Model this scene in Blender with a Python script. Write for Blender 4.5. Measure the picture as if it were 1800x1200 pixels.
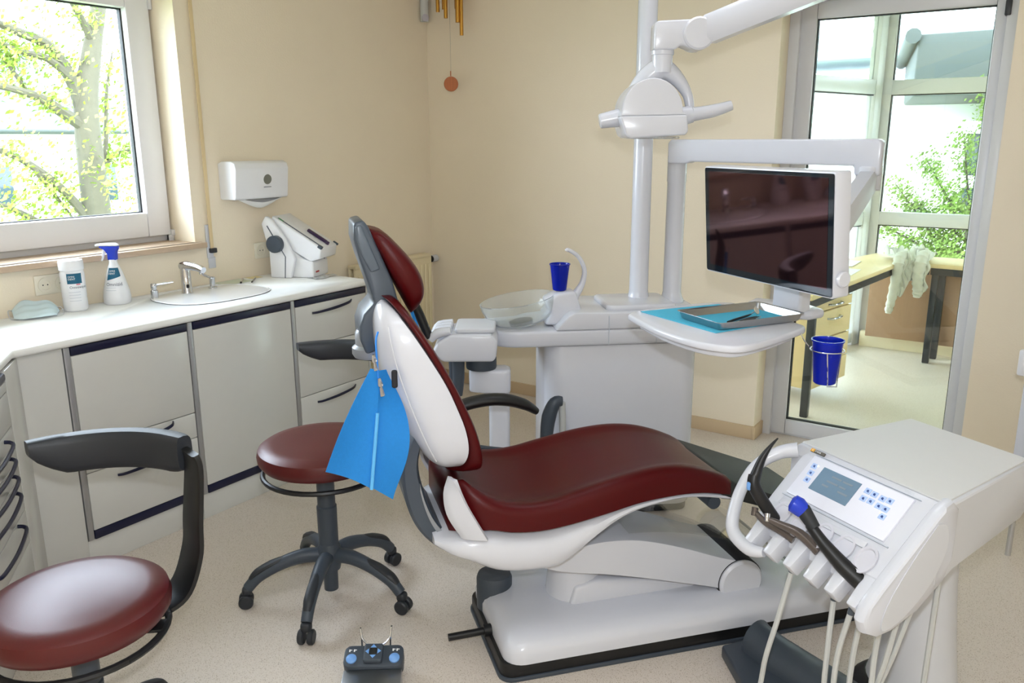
import bpy, bmesh, math, random
from math import sin, cos, pi, radians, atan2, sqrt
from mathutils import Vector, Matrix
random.seed(7)
scene = bpy.context.scene
for o in list(bpy.data.objects): bpy.data.objects.remove(o)
C = scene.collection

# ---------------------------------------------------------------- camera
AZ, PIT, ROLL, FPX, CAMH = radians(33.9), radians(13.8), radians(-0.2), 1445.0, 1.6
fwd = Vector((-sin(AZ)*cos(PIT), cos(AZ)*cos(PIT), -sin(PIT)))
r0 = Vector((cos(AZ), sin(AZ), 0)); u0 = r0.cross(fwd)
rt = r0*cos(ROLL) + u0*sin(ROLL); up = -r0*sin(ROLL) + u0*cos(ROLL)
cd = bpy.data.cameras.new('camera'); cam = bpy.data.objects.new('camera', cd); C.objects.link(cam)
cd.sensor_width = 36; cd.lens = FPX/1800*36; cd.clip_start = 0.05; cd.clip_end = 300
cam.matrix_world = Matrix(((rt.x, up.x, -fwd.x, 0), (rt.y, up.y, -fwd.y, 0), (rt.z, up.z, -fwd.z, CAMH), (0, 0, 0, 1)))
scene.camera = cam
FW = Vector((-sin(AZ), cos(AZ), 0)); RT = Vector((cos(AZ), sin(AZ), 0))
def W(r, d, z=0.0): return RT*r + FW*d + Vector((0, 0, z))

# ---------------------------------------------------------------- world, lights, exposure
wd = bpy.data.worlds.new('overcast_sky'); scene.world = wd; wd.use_nodes = True
bg = wd.node_tree.nodes['Background']
bg.inputs[0].default_value = (0.75, 0.84, 1.0, 1); bg.inputs[1].default_value = 12.0
def portal(name, loc, rot, sx, sy):
    l = bpy.data.lights.new(name, 'AREA'); l.shape = 'RECTANGLE'; l.size = sx; l.size_y = sy
    l.cycles.is_portal = True
    o = bpy.data.objects.new(name, l); C.objects.link(o); o.location = loc; o.rotation_euler = rot
portal('daylight_portal_left', (-3.95, 1.7, 1.72), (0, -pi/2, 0), 1.3, 1.6)
portal('daylight_portal_conservatory', (-0.1, 7.0, 1.3), (-pi/2, 0, 0), 2.6, 2.6)
fl = bpy.data.lights.new('camera_flash', 'POINT'); fl.energy = 54; fl.shadow_soft_size = 0.022; fl.color = (0.88, 0.935, 1.0)
flo = bpy.data.objects.new('camera_flash', fl); C.objects.link(flo); flo.location = Vector((0, 0, CAMH)) + up*0.12 + rt*0.01
vs = scene.view_settings
vs.view_transform = 'Standard'; vs.look = 'None'; vs.exposure = 0.67; vs.gamma = 1.0; vs.use_curve_mapping = False

# ---------------------------------------------------------------- materials
def lin(c): return tuple((x/255/12.92 if x/255 <= .04045 else ((x/255+.055)/1.055)**2.4) for x in c)
MATS = {}
def mat(name, rgb, rough=.5, metal=0., spec=.5, noise=0., nscale=20., bump=0., bscale=200., coat=0., trans=0., ior=1.45, stretch=None, alpha=1.0, sheen=0., emit=None):
    m = bpy.data.materials.new(name); m.use_nodes = True; nt = m.node_tree; p = nt.nodes['Principled BSDF']
    c = lin(rgb) + (1,)
    p.inputs['Base Color'].default_value = c; p.inputs['Roughness'].default_value = rough; p.inputs['Metallic'].default_value = metal
    p.inputs['Specular IOR Level'].default_value = spec; p.inputs['Coat Weight'].default_value = coat
    p.inputs['Coat Roughness'].default_value = .05
    p.inputs['Transmission Weight'].default_value = trans; p.inputs['IOR'].default_value = ior
    p.inputs['Sheen Weight'].default_value = sheen
    if emit: p.inputs['Emission Color'].default_value = lin(emit[:3])+(1,); p.inputs['Emission Strength'].default_value = emit[3]
    tc = nt.nodes.new('ShaderNodeTexCoord'); mp = nt.nodes.new('ShaderNodeMapping'); nt.links.new(tc.outputs['Object'], mp.inputs[0])
    if stretch: mp.inputs['Scale'].default_value = stretch
    n = nt.nodes.new('ShaderNodeTexNoise'); n.inputs['Scale'].default_value = nscale; n.inputs['Detail'].default_value = 4
    nt.links.new(mp.outputs[0], n.inputs[0])
    mx = nt.nodes.new('ShaderNodeMix'); mx.data_type = 'RGBA'
    k = max(noise, 0.015)
    mx.inputs[6].default_value = tuple(x*(1-k) for x in c[:3])+(1,); mx.inputs[7].default_value = tuple(min(1, x*(1+k)) for x in c[:3])+(1,)
    nt.links.new(n.outputs[0], mx.inputs[0]); nt.links.new(mx.outputs[2], p.inputs['Base Color'])
    if bump:
        b = nt.nodes.new('ShaderNodeTexNoise'); b.inputs['Scale'].default_value = bscale; b.inputs['Detail'].default_value = 3
        nt.links.new(mp.outputs[0], b.inputs[0])
        bu = nt.nodes.new('ShaderNodeBump'); bu.inputs['Strength'].default_value = bump; bu.inputs['Distance'].default_value = .003
        nt.links.new(b.outputs[0], bu.inputs['Height']); nt.links.new(bu.outputs[0], p.inputs['Normal'])
    MATS[name] = m
    return m
def glass_mat(name, tint, refl=1.0, rough=0.0):
    m = bpy.data.materials.new(name); m.use_nodes = True; nt = m.node_tree; nt.nodes.clear()
    o = nt.nodes.new('ShaderNodeOutputMaterial'); t = nt.nodes.new('ShaderNodeBsdfTransparent'); g = nt.nodes.new('ShaderNodeBsdfGlossy')
    t.inputs[0].default_value = tint + (1,); g.inputs['Roughness'].default_value = rough
    ge = nt.nodes.new('ShaderNodeNewGeometry'); dt = nt.nodes.new('ShaderNodeVectorMath'); dt.operation = 'DOT_PRODUCT'
    nt.links.new(ge.outputs['Incoming'], dt.inputs[0]); nt.links.new(ge.outputs['Normal'], dt.inputs[1])
    def mth(op, a, b=None):
        q = nt.nodes.new('ShaderNodeMath'); q.operation = op
        for i, v in enumerate((a, b)):
            if v is None: continue
            if isinstance(v, (int, float)): q.inputs[i].default_value = v
            else: nt.links.new(v, q.inputs[i])
        return q.outputs[0]
    c1 = mth('SUBTRACT', 1.0, mth('ABSOLUTE', dt.outputs['Value']))          # Schlick reflectance, same from both faces
    fr = mth('ADD', mth('MULTIPLY', mth('POWER', c1, 5.0), .96), .04)
    mu = nt.nodes.new('ShaderNodeMath'); mu.operation = 'MULTIPLY'; mu.inputs[1].default_value = refl; nt.links.new(fr, mu.inputs[0])
    mx = nt.nodes.new('ShaderNodeMixShader'); nt.links.new(mu.outputs[0], mx.inputs[0]); nt.links.new(t.outputs[0], mx.inputs[1]); nt.links.new(g.outputs[0], mx.inputs[2])
    nt.links.new(mx.outputs[0], o.inputs[0]); MATS[name] = m
    return m
white = mat('white_gloss_plastic', (207, 209, 217), .22, coat=.2)
whitem = mat('white_satin_plastic', (206, 208, 214), .4)
pvc = mat('white_window_pvc', (214, 214, 217), .3)
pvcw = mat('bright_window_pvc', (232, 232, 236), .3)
brightw = mat('bright_white_plastic', (236, 237, 241), .28, coat=.1)
cream = mat('cream_wall_paint', (243, 230, 207), .9, noise=.03, nscale=3, bump=.25, bscale=130)
ceilm = mat('white_ceiling_paint', (240, 238, 232), .9, bump=.1)
cabm = mat('pale_grey_lacquer', (204, 203, 198), .22, coat=.2)
alum = mat('grey_aluminium_profile', (170, 170, 172), .35, metal=.6)
gap = mat('dark_joint', (40, 40, 44), .8)
navy = mat('navy_plastic', (22, 24, 52), .3)
topm = mat('white_worktop_laminate', (240, 240, 238), .3)
ceramic = mat('white_ceramic', (232, 232, 234), .12, coat=.4)
chrome = mat('chrome', (205, 207, 212), .08, metal=1)
steel = mat('brushed_steel', (176, 178, 180), .28, metal=1, noise=.08, nscale=60, stretch=(1, 12, 1))
slate = mat('slate_grey_plastic', (62, 70, 80), .45, bump=.06, bscale=500)
slateG = mat('slate_grey_smooth', (68, 77, 88), .35)
blackp = mat('black_plastic', (19, 20, 22), .42)
blackg = mat('black_rubber', (34, 37, 40), .6)
maroon = mat('maroon_leather', (74, 9, 12), .34, spec=.24, noise=.06, nscale=8, bump=.12, bscale=650)
maroonS = mat('maroon_stool_vinyl', (80, 10, 13), .37, spec=.6, noise=.06, nscale=8, bump=.08, bscale=650)
darkfoot = mat('dark_grey_vinyl', (34, 37, 37), .6, bump=.2, bscale=300)
castorm = mat('castor_black', (40, 43, 48), .5)
sillm = mat('beige_stone_sill', (196, 172, 148), .5, noise=.1, nscale=30)
beltm = mat('beige_shutter_belt', (226, 203, 158), .8)
socketm = mat('cream_socket_plastic', (238, 232, 214), .35)
radm = mat('cream_radiator_enamel', (236, 222, 188), .35)
paper = mat('white_paper', (240, 240, 238), .8)
brass = mat('brass_tube', (198, 150, 72), .28, metal=1)
chimewood = mat('striped_reddish_wood', (186, 106, 58), .5, noise=.3, nscale=6, stretch=(60, 60, 1))
tubegrey = mat('pale_grey_tube', (205, 207, 205), .4)
bibm = mat('blue_paper_bib', (28, 128, 206), .75, noise=.08, nscale=120, bump=.2, bscale=500)
bibtape = mat('pale_blue_bib_film', (96, 180, 236), .55)
napm = mat('turquoise_paper', (74, 178, 208), .8, noise=.06, nscale=150, bump=.2, bscale=500)
maskm = mat('pale_blue_nonwoven', (216, 236, 246), .85, bump=.2, bscale=400)
bluecup = mat('clear_cobalt_plastic', (18, 42, 190), .12, trans=.45, ior=1.3)
blueb = mat('blue_button', (116, 164, 226), .35)
bluel = mat('light_blue_key', (176, 200, 240), .5)
bluei = mat('key_icon_blue', (50, 78, 150), .5)
cobalt = mat('cobalt_plastic', (30, 60, 190), .25)
teal = mat('teal_label', (18, 92, 122), .5)
inkd = mat('grey_ink', (92, 98, 112), .6)
inkr = mat('orange_ink', (228, 168, 60), .6)
inkw = mat('white_ink', (240, 240, 240), .6)
purple = mat('dark_violet_plastic', (58, 38, 74), .3)
lcdm = mat('blue_grey_lcd', (112, 138, 160), .18, noise=.05, nscale=30)
screenm = mat('dark_red_black_screen', (22, 12, 15), .045, spec=1.0)
for n_, c_ in (('dark_red_black_screen', (1.0, .42, .46, 1)),): MATS[n_].node_tree.nodes['Principled BSDF'].inputs['Specular Tint'].default_value = c_   # reddish anti-reflective coating
bezelm = mat('black_blue_bezel_glass', (20, 28, 36), .05)
woodl = mat('light_maple_laminate', (232, 208, 158), .45, noise=.06, nscale=5, stretch=(1, 1, 14))
woodd = mat('beech_brown_panel', (168, 134, 106), .5, noise=.08, nscale=6, stretch=(14, 14, 1))
deskframe = mat('anthracite_metal', (46, 48, 52), .4)
cloth = mat('pale_grey_sweater', (214, 214, 204), .95, noise=.06, nscale=60, bump=.5, bscale=300, sheen=.3)
hosem = mat('pale_grey_hose', (190, 192, 190), .4)
brownclear = mat('smoky_grey_handpiece', (98, 90, 86), .2, metal=.4)
basem = mat('beige_vinyl_skirting', (206, 182, 148), .6)
gasket = mat('black_rubber_gasket', (30, 33, 32), .6)
glass = glass_mat('clear_window_glass', (.97, .99, .975))
doorglass = glass_mat('greenish_door_glass', (.95, .985, .96))
solarglass = glass_mat('green_tinted_solar_glass', (.80, .825, .80))
acryl = glass_mat('clear_acrylic', (.93, .935, .93), .7, .02)
bowlg = mat('clear_bowl_glass', (246, 250, 250), .03, trans=.85, ior=1.25)
barkm = mat('grey_green_bark', (78, 75, 60), .9, noise=.25, nscale=12, bump=.6, bscale=30)
leafm = mat('spring_green_leaf', (116, 140, 44), .6, noise=.2, nscale=1.5)
conif = mat('conifer_green', (124, 152, 66), .7, noise=.3, nscale=4)
slatem = mat('grey_roof_tile', (64, 64, 76), .8, noise=.08, nscale=3)
render_w = mat('white_render', (232, 232, 228), .9)
eavem = mat('grey_zinc', (74, 80, 80), .6)
dglass = mat('dark_window_glass', (52, 64, 74), .1)
lawn = mat('spring_lawn', (92, 116, 48), .95, noise=.3, nscale=2)
def floor_material():
    m = bpy.data.materials.new('speckled_beige_vinyl'); m.use_nodes = True; nt = m.node_tree; p = nt.nodes['Principled BSDF']
    p.inputs['Roughness'].default_value = .38; p.inputs['Specular IOR Level'].default_value = .4
    tc = nt.nodes.new('ShaderNodeTexCoord'); col = None
    base = lin((216, 205, 194)) + (1,)
    prev = None
    for i, (sc, thr, rgb) in enumerate(((170, .13, (158, 140, 118)), (210, .12, (232, 224, 210)), (120, .085, (136, 118, 100)), (330, .16, (190, 174, 152)))):
        v = nt.nodes.new('ShaderNodeTexVoronoi'); v.inputs['Scale'].default_value = sc; nt.links.new(tc.outputs['Object'], v.inputs[0])
        n = nt.nodes.new('ShaderNodeMath'); n.operation = 'LESS_THAN'; n.inputs[1].default_value = thr*1.6
        nt.links.new(v.outputs['Distance'], n.inputs[0])
        mx = nt.nodes.new('ShaderNodeMix'); mx.data_type = 'RGBA'
        mx.inputs[7].default_value = lin(rgb)+(1,)
        if prev: nt.links.new(prev, mx.inputs[6])
        else: mx.inputs[6].default_value = base
        nt.links.new(n.outputs[0], mx.inputs[0]); prev = mx.outputs[2]
    nt.links.new(prev, p.inputs['Base Color'])
    return m
floorm = floor_material()

# ---------------------------------------------------------------- mesh helpers
def cm(pts, k=6):
    P = [Vector(p) for p in pts]; out = []
    for i in range(len(P)-1):
        a = P[max(i-1, 0)]; b = P[i]; c = P[i+1]; d = P[min(i+2, len(P)-1)]
        for j in range(k):
            t = j/k
            out.append(.5*((2*b)+(c-a)*t+(2*a-5*b+4*c-d)*t*t+(3*b-a-3*c+d)*t**3))
    out.append(P[-1]); return out
def interp(tab, x):
    if x <= tab[0][0]: return tab[0][1]
    for (a, b), (c, d) in zip(tab, tab[1:]):
        if x <= c: return b+(d-b)*(x-a)/(c-a)
    return tab[-1][1]
def smooth_tab(tab, x):
    n = len(tab)
    if x <= tab[0][0]: return tab[0][1]
    if x >= tab[-1][0]: return tab[-1][1]
    for i in range(n-1):
        if x <= tab[i+1][0]:
            x0, y0 = tab[i]; x1, y1 = tab[i+1]; h = x1-x0
            m0 = (y1-(tab[i-1][1] if i else y0))/(x1-(tab[i-1][0] if i else x0))
            m1 = ((tab[i+2][1] if i+2 < n else y1)-y0)/((tab[i+2][0] if i+2 < n else x1)-x0)
            t = (x-x0)/h
            return (2*t**3-3*t*t+1)*y0+(t**3-2*t*t+t)*h*m0+(-2*t**3+3*t*t)*y1+(t**3-t*t)*h*m1
class B:
    def __init__(s): s.bm = bmesh.new()
    def _add(s, t, M=None):
        bmesh.ops.recalc_face_normals(t, faces=t.faces)
        if M is not None: bmesh.ops.transform(t, matrix=M, verts=t.verts)
        me = bpy.data.meshes.new('tmp'); t.to_mesh(me); t.free(); s.bm.from_mesh(me); bpy.data.meshes.remove(me)
        return s
    def box(s, c, d, r=0, seg=2, M=None):
        t = bmesh.new(); bmesh.ops.create_cube(t, size=1)
        bmesh.ops.scale(t, vec=d, verts=t.verts)
        if r: bmesh.ops.bevel(t, geom=t.edges[:], offset=min(r, .49*min(d)), segments=seg, profile=.5, affect='EDGES')
        bmesh.ops.translate(t, vec=c, verts=t.verts)
        return s._add(t, M)
    def span(s, a, b, r=0, seg=2, M=None):
        return s.box([(x+y)/2 for x, y in zip(a, b)], [abs(y-x) for x, y in zip(a, b)], r, seg, M)
    def prism(s, pts, h0, h1, axis='z', r=0, seg=2, ang=25, M=None):
        f = {'z': lambda x, y, h: (x, y, h), 'y': lambda x, y, h: (x, h, y), 'x': lambda x, y, h: (h, x, y)}[axis]
        t = bmesh.new()
        a = [t.verts.new(f(x, y, h0)) for x, y in pts]; b = [t.verts.new(f(x, y, h1)) for x, y in pts]
        n = len(pts); t.faces.new(a); t.faces.new(b[::-1])
        for i in range(n): t.faces.new((a[i], b[i], b[(i+1) % n], a[(i+1) % n]))
        bmesh.ops.recalc_face_normals(t, faces=t.faces)
        if r:
            e = [x for x in t.edges if x.calc_face_angle(0) > radians(ang)]
            bmesh.ops.bevel(t, geom=e, offset=r, segments=seg, profile=.5, affect='EDGES', clamp_overlap=True)
        return s._add(t, M)
    def loft(s, rings, cap=True, closed=True, M=None):
        t = bmesh.new(); R = [[t.verts.new(p) for p in r] for r in rings]; n = len(R[0])
        for a, b in zip(R, R[1:]):
            for i in range(n if closed else n-1):
                j = (i+1) % n
                try: t.faces.new((a[i], a[j], b[j], b[i]))
                except ValueError: pass
        if cap and closed:
            for r in (R[0], R[-1]):
                try: t.faces.new(r)
                except ValueError: pass
        return s._add(t, M)
    def tube(s, pts, r, n=10, k=0, asp=1.0, upv=(0, 0, 1), cap=True, M=None):
        P = [Vector(p) for p in pts]
        rr = list(r) if hasattr(r, '__len__') else [r]*len(P)
        if k:
            m = len(P); Q = cm(P, k)
            rr = [interp([(i, x) for i, x in enumerate(rr)], j/k) for j in range(len(Q))]; P = Q
        rings = []; uu = Vector(upv)
        for i, p in enumerate(P):
            d = (P[min(i+1, len(P)-1)]-P[max(i-1, 0)]).normalized()
            sd = d.cross(uu)
            if sd.length < 1e-3: sd = d.cross(Vector((1, 0, 0) if abs(d.x) < .9 else (0, 1, 0)))
            sd.normalize(); uu = sd.cross(d).normalized()
            rings.append([p+sd*(cos(2*pi*j/n)*rr[i]*asp)+uu*(sin(2*pi*j/n)*rr[i]) for j in range(n)])
            if asp != 1.0: uu = Vector(upv)
        return s.loft(rings, cap, M=M)
    def lathe(s, prof, n=32, M=None, c=(0, 0, 0)):
        rings = [[(c[0]+r*cos(2*pi*j/n), c[1]+r*sin(2*pi*j/n), c[2]+z) for j in range(n)] for r, z in prof]
        return s.loft(rings, True, M=M)
    def cyl(s, p0, p1, r, n=20, r1=None, ch=0):
        a, b = Vector(p0), Vector(p1); r1 = r if r1 is None else r1
        if ch:
            d = (b-a).normalized()*ch
            return s.tube([a, a+d, b-d, b], [r-ch, r, r1, r1-ch], n)
        return s.tube([a, b], [r, r1], n)
    def sheet(s, fn, nu, nv, th=.002, M=None):
        G = [[Vector(fn(i/nu, j/nv)) for j in range(nv+1)] for i in range(nu+1)]
        t = bmesh.new(); top = []; bot = []
        for i in range(nu+1):
            a = []; b = []
            for j in range(nv+1):
                du = G[min(i+1, nu)][j]-G[max(i-1, 0)][j]; dv = G[i][min(j+1, nv)]-G[i][max(j-1, 0)]
                nn = du.cross(dv)
                nn = nn.normalized() if nn.length > 1e-12 else Vector((0, 0, 1))
                a.append(t.verts.new(G[i][j]+nn*th/2)); b.append(t.verts.new(G[i][j]-nn*th/2))
            top.append(a); bot.append(b)
        for i in range(nu):
            for j in range(nv):
                t.faces.new((top[i][j], top[i+1][j], top[i+1][j+1], top[i][j+1]))
                t.faces.new((bot[i][j], bot[i][j+1], bot[i+1][j+1], bot[i+1][j]))
        for i in range(nu):
            t.faces.new((top[i][0], bot[i][0], bot[i+1][0], top[i+1][0])); t.faces.new((top[i][nv], top[i+1][nv], bot[i+1][nv], bot[i][nv]))
        for j in range(nv):
            t.faces.new((top[0][j], top[0][j+1], bot[0][j+1], bot[0][j])); t.faces.new((top[nu][j], bot[nu][j], bot[nu][j+1], top[nu][j+1]))
        return s._add(t, M)
def O(name, b, m, parent=None, label=None, cat=None, group=None, kind=None, ang=38):
    me = bpy.data.meshes.new(name); b.bm.to_mesh(me); b.bm.free()
    for p in me.polygons: p.use_smooth = True
    me.set_sharp_from_angle(angle=radians(ang))
    me.materials.append(m)
    o = bpy.data.objects.new(name, me); C.objects.link(o)
    if parent: o.parent = parent
    tag(o, label, cat, group, kind); return o
def tag(o, label=None, cat=None, group=None, kind=None):
    for k, v in (('label', label), ('category', cat), ('group', group), ('kind', kind)):
        if v: o[k] = v
    return o
def T(name, label, cat, loc=(0, 0, 0), rot=0, group=None, kind=None):
    o = bpy.data.objects.new(name, None); C.objects.link(o); o.empty_display_size = .1
    o.location = loc; o.rotation_euler = (0, 0, radians(rot)); return tag(o, label, cat, group, kind)
def twin(o, parent, name=None):
    c = o.copy(); C.objects.link(c); c.parent = parent; return c
def S(name, b, m, parent=None, **k):
    return O(name, b, m, parent, kind=None if parent else 'structure', **k)
def text_mesh(name, txt, size, m, parent, fn, depth=.0006, align='LEFT'):
    cu = bpy.data.curves.new('txt', 'FONT'); cu.body = txt; cu.size = size; cu.extrude = 0; cu.align_x = align; cu.resolution_u = 2
    to = bpy.data.objects.new('txt', cu); C.objects.link(to)
    dg = bpy.context.evaluated_depsgraph_get(); dg.update()
    me = bpy.data.meshes.new_from_object(to.evaluated_get(dg)); bpy.data.objects.remove(to); bpy.data.curves.remove(cu)
    for v in me.vertices: v.co = fn(v.co.x, v.co.y)
    me.materials.clear(); me.materials.append(m); me.name = name
    o = bpy.data.objects.new(name, me); C.objects.link(o); o.parent = parent; return o
def RZ(a): return Matrix.Rotation(radians(a), 4, 'Z')
def MT(loc, axis=None, a=0): 
    M = Matrix.Translation(loc)
    return M @ Matrix.Rotation(radians(a), 4, axis) if axis else M
def frame(o, x, y, z):
    x, y, z = Vector(x), Vector(y), Vector(z)
    return Matrix(((x.x, y.x, z.x, o[0]), (x.y, y.y, z.y, o[1]), (x.z, y.z, z.z, o[2]), (0, 0, 0, 1)))
def circ(r, n=24, cx=0, cy=0, a0=0, a1=360): 
    return [(cx+r*cos(radians(a0+(a1-a0)*i/n)), cy+r*sin(radians(a0+(a1-a0)*i/n))) for i in range(n if a1-a0 == 360 else n+1)]
def rrect(x0, y0, x1, y1, r, n=5):
    out = []
    for cx, cy, a in ((x1-r, y1-r, 0), (x0+r, y1-r, 90), (x0+r, y0+r, 180), (x1-r, y0+r, 270)):
        for i in range(n+1): out.append((cx+r*cos(radians(a+90*i/n)), cy+r*sin(radians(a+90*i/n))))
    return out

# ================================================================ the room shell
XA, YB = -3.50, 4.26
S('floor', B().span((-3.9, -1.9, -.1), (2.4, 7.2, 0)), floorm)
S('ceiling', B().span((-3.9, -1.9, 2.62), (2.4, 7.2, 2.8)), ceilm)
b = B()
WY0, WY1, WZ0, WZ1 = .98, 2.455, 1.10, 2.36
b.span((XA-.42, -1.9, 0), (XA, WY0, 2.62)); b.span((XA-.42, WY1, 0), (XA, 4.66, 2.62))
b.span((XA-.42, WY0, 0), (XA, WY1, WZ0)); b.span((XA-.42, WY0, WZ1), (XA, WY1, 2.62))
S('wall_left', b, cream)
b = B()
DX0, DX1, DZ = -1.275, -.285, 2.30
b.span((XA, YB, 0), (DX0, YB+.24, 2.62)); b.span((DX1, YB, 0), (2.4, YB+.24, 2.62)); b.span((DX0, YB, DZ), (DX1, YB+.24, 2.62))
S('wall_back', b, cream)
S('wall_right', B().span((2.2, -1.9, 0), (2.4, YB, 2.62)), cream)
S('wall_rear', B().span((XA, -1.9, 0), (2.2, -1.7, 2.62)), cream)
S('baseboard_back', B().span((XA, YB-.012, 0), (DX0, YB, .075), .003).span((DX0-.012, YB-.012, 0), (DX0+.012, YB+.13, .075), .003), basem)
S('baseboard_back_right', B().span((DX1, YB-.012, 0), (2.2, YB, .075), .003), basem)
S('baseboard_left', B().span((XA, 3.05, 0), (XA+.012, YB-.012, .075), .003), basem)

S('sky_block_slab', B().span((-3.9, 7.25, 3.1), (3.4, 10.4, 3.3)), render_w)  # unseen slab, added to cut the daylight reaching the conservatory
# out-of-view ceiling light panels, added to brighten floor and cart top
for i, (cx_, cy_) in enumerate(((-.9, .8), (-1.0, 2.75))):
    lt = T('added_ceiling_light', ('added white ceiling light panel, out of view above the foreground stool side', 'added white ceiling light panel, out of view above the far side of the dental chair')[i], 'ceiling light', (cx_, cy_, 2.619), 49.5, group='added ceiling light panels')
    O('frame', B().span((-.64, -.18, -.03), (.64, -.155, 0), .003).span((-.64, .155, -.03), (.64, .18, 0), .003).span((-.64, -.155, -.03), (-.615, .155, 0), .003).span((.615, -.155, -.03), (.64, .155, 0), .003), pvc, lt)
    O('diffuser', B().span((-.615, -.155, -.02), (.615, .155, -.004)), MATS.get('lit_diffuser') or mat('lit_diffuser', (240, 240, 236), .6, emit=(242, 245, 255, 3.6)), lt)

# window_1: the casement over the worktop
w = T('window_1', None, None, (XA-.2, 1.7, WZ0), kind='structure')
def wloc(x, y, z): return (x-(XA-.2), y-1.7, z-WZ0)
def wspan(b, a, c, r=.004): return b.span(wloc(*a), wloc(*c), r)
fx0, fx1 = XA-.26, XA-.19
b = B()
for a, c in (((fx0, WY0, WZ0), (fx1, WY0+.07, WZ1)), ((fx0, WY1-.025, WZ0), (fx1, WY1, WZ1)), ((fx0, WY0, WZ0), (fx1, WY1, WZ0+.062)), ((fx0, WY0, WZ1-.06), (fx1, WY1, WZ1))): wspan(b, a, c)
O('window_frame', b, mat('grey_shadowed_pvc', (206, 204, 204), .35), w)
b = B(); sx0, sx1 = XA-.25, XA-.165
gy0, gy1, gz0, gz1 = WY0+.14, 2.325, 1.265, 2.185
for a, c in (((sx0, gy1, WZ0+.05), (sx1, WY1-.012, WZ1-.03)), ((sx0, WY0+.03, WZ0+.05), (sx1, gy0, WZ1-.03)), ((sx0, gy0, WZ0+.05), (sx1, gy1, gz0)), ((sx0, gy0, gz1), (sx1, gy1, WZ1-.03))): wspan(b, a, c, .008)
sash = O('sash', b, pvcw, w)
b = B()
for a, c in (((XA-.226, gy1-.007, gz0), (XA-.203, gy1+.001, gz1)), ((XA-.226, gy0, gz0), (XA-.203, gy0+.01, gz1)), ((XA-.226, gy0, gz0-.001), (XA-.203, gy1, gz0+.004)), ((XA-.226, gy0, gz1-.006), (XA-.203, gy1, gz1))): wspan(b, a, c, 0)
O('gasket', b, gasket, sash)
O('pane', wspan(B(), (XA-.215, gy0, gz0), (XA-.209, gy1, gz1), 0), glass, sash)
b = B(); wspan(b, (sx1-.01, WY1-.018, WZ0+.045), (sx1+.012, WY1+.006, WZ0+.075)); wspan(b, (sx1-.004, WY1-.03, WZ0+.02), (sx1+.008, WY1-.004, WZ0+.05), .003)
O('hinge', b, pvc, sash)
b = B(); wspan(b, (sx1-.01, WY1-.018, 2.19), (sx1+.012, WY1-.002, 2.29)); O('hinge', b, pvc, sash)
S('trim_1', B().span((XA-.41, WY1-.002, WZ0), (XA-.262, WY1+.14, WZ1)).span((XA-.44, WY1-.001, WZ0-.2), (XA-.41, WY1+.3, WZ1+.3)), render_w)
O('window_sill', B().span((XA-.19, WY0, WZ0-.004), (XA+.03, WY1, WZ0+.022), .004).span((XA+.001, WY0-.03, WZ0-.004), (XA+.055, WY1+.03, WZ0+.022), .004), sillm,
  label='beige stone window sill below the casement window', cat='window sill')

# door_1: full-height glazed door to the conservatory
d = T('door_1', None, None, (-.78, YB+.19, 0), kind='structure')
def dl(x, y, z): return (x+.78, y-YB-.19, z)
def dspan(b, a, c, r=.003): return b.span(dl(*a), dl(*c), r)
b = B()
for x0, x1 in ((DX0, DX0+.05), (DX1-.05, DX1)): dspan(b, (x0, YB+.13, 0), (x1, YB+.22, DZ))
dspan(b, (DX0+.05, YB+.13, DZ-.05), (DX1-.05, YB+.22, DZ)); dspan(b, (DX0+.05, YB+.17, 0), (DX1-.05, YB+.22, .012))
O('door_frame', b, pvc, d)
gx0, gx1, dz0, dz1 = -1.152, -.38, .092, 2.172
b = B()
for a, c in (((DX0+.045, YB+.16, .012), (gx0, YB+.23, DZ-.045)), ((gx1, YB+.16, .012), (DX1-.045, YB+.23, DZ-.045)), ((gx0, YB+.16, .012), (gx1, YB+.23, dz0)), ((gx0, YB+.16, dz1), (gx1, YB+.23, DZ-.045))): dspan(b, a, c, .006)
leaf = O('door_leaf', b, pvc, d)
b = B()
for a, c in (((gx0-.001, YB+.178, dz0), (gx0+.005, YB+.205, dz1)), ((gx1-.004, YB+.178, dz0), (gx1+.001, YB+.205, dz1)), ((gx0, YB+.178, dz0-.001), (gx1, YB+.205, dz0+.005)), ((gx0, YB+.178, dz1-.005), (gx1, YB+.205, dz1+.001))): dspan(b, a, c, 0)
O('gasket', b, gasket, leaf)
O('pane', dspan(B(), (gx0, YB+.19, dz0), (gx1, YB+.196, dz1), 0), doorglass, leaf)
O('hinge', dspan(B(), (DX1-.06, YB+.118, 2.12), (DX1-.035, YB+.16, 2.19), .004), deskframe, d)

# conservatory glazing beyond the door
K = Vector((-1.29, 6.93, 0)); LD = Vector((-.28, -.96, 0)).normalized()
def glazing(name, org, ang, width, posts, thin):
    g = T(name, None, None, org, ang, kind='structure')
    zs = ((.02, .10), (.95, 1.05), (1.915, 2.02), (2.49, 2.62))
    for a in posts: O('mullion', B().span((a[0], -.035, 0), (a[1], .035, 2.62), .004), pvc, g)
    for z0, z1 in zs: O('transom', B().span((0, -.03, z0), (width, .03, z1), .004), pvc, g)
    for (p, q) in zip(posts, posts[1:]):
        for (z, y) in zip(zs, zs[1:]):
            O('pane', B().span((p[1], -.004, z[1]), (q[0], .004, y[0])), solarglass, g)
            bb = B(); bb.span((p[1], -.02, z[1]), (p[1]+.008, .02, y[0])); bb.span((p[1], -.02, y[0]-.008), (q[0], .02, y[0])); O('gasket', bb, gasket, g)
    return g
glazing('window_2', K, 0, 3.4, ((-.05, .075), (.95, 1.03), (1.9, 1.98), (3.32, 3.4)), 0)
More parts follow.
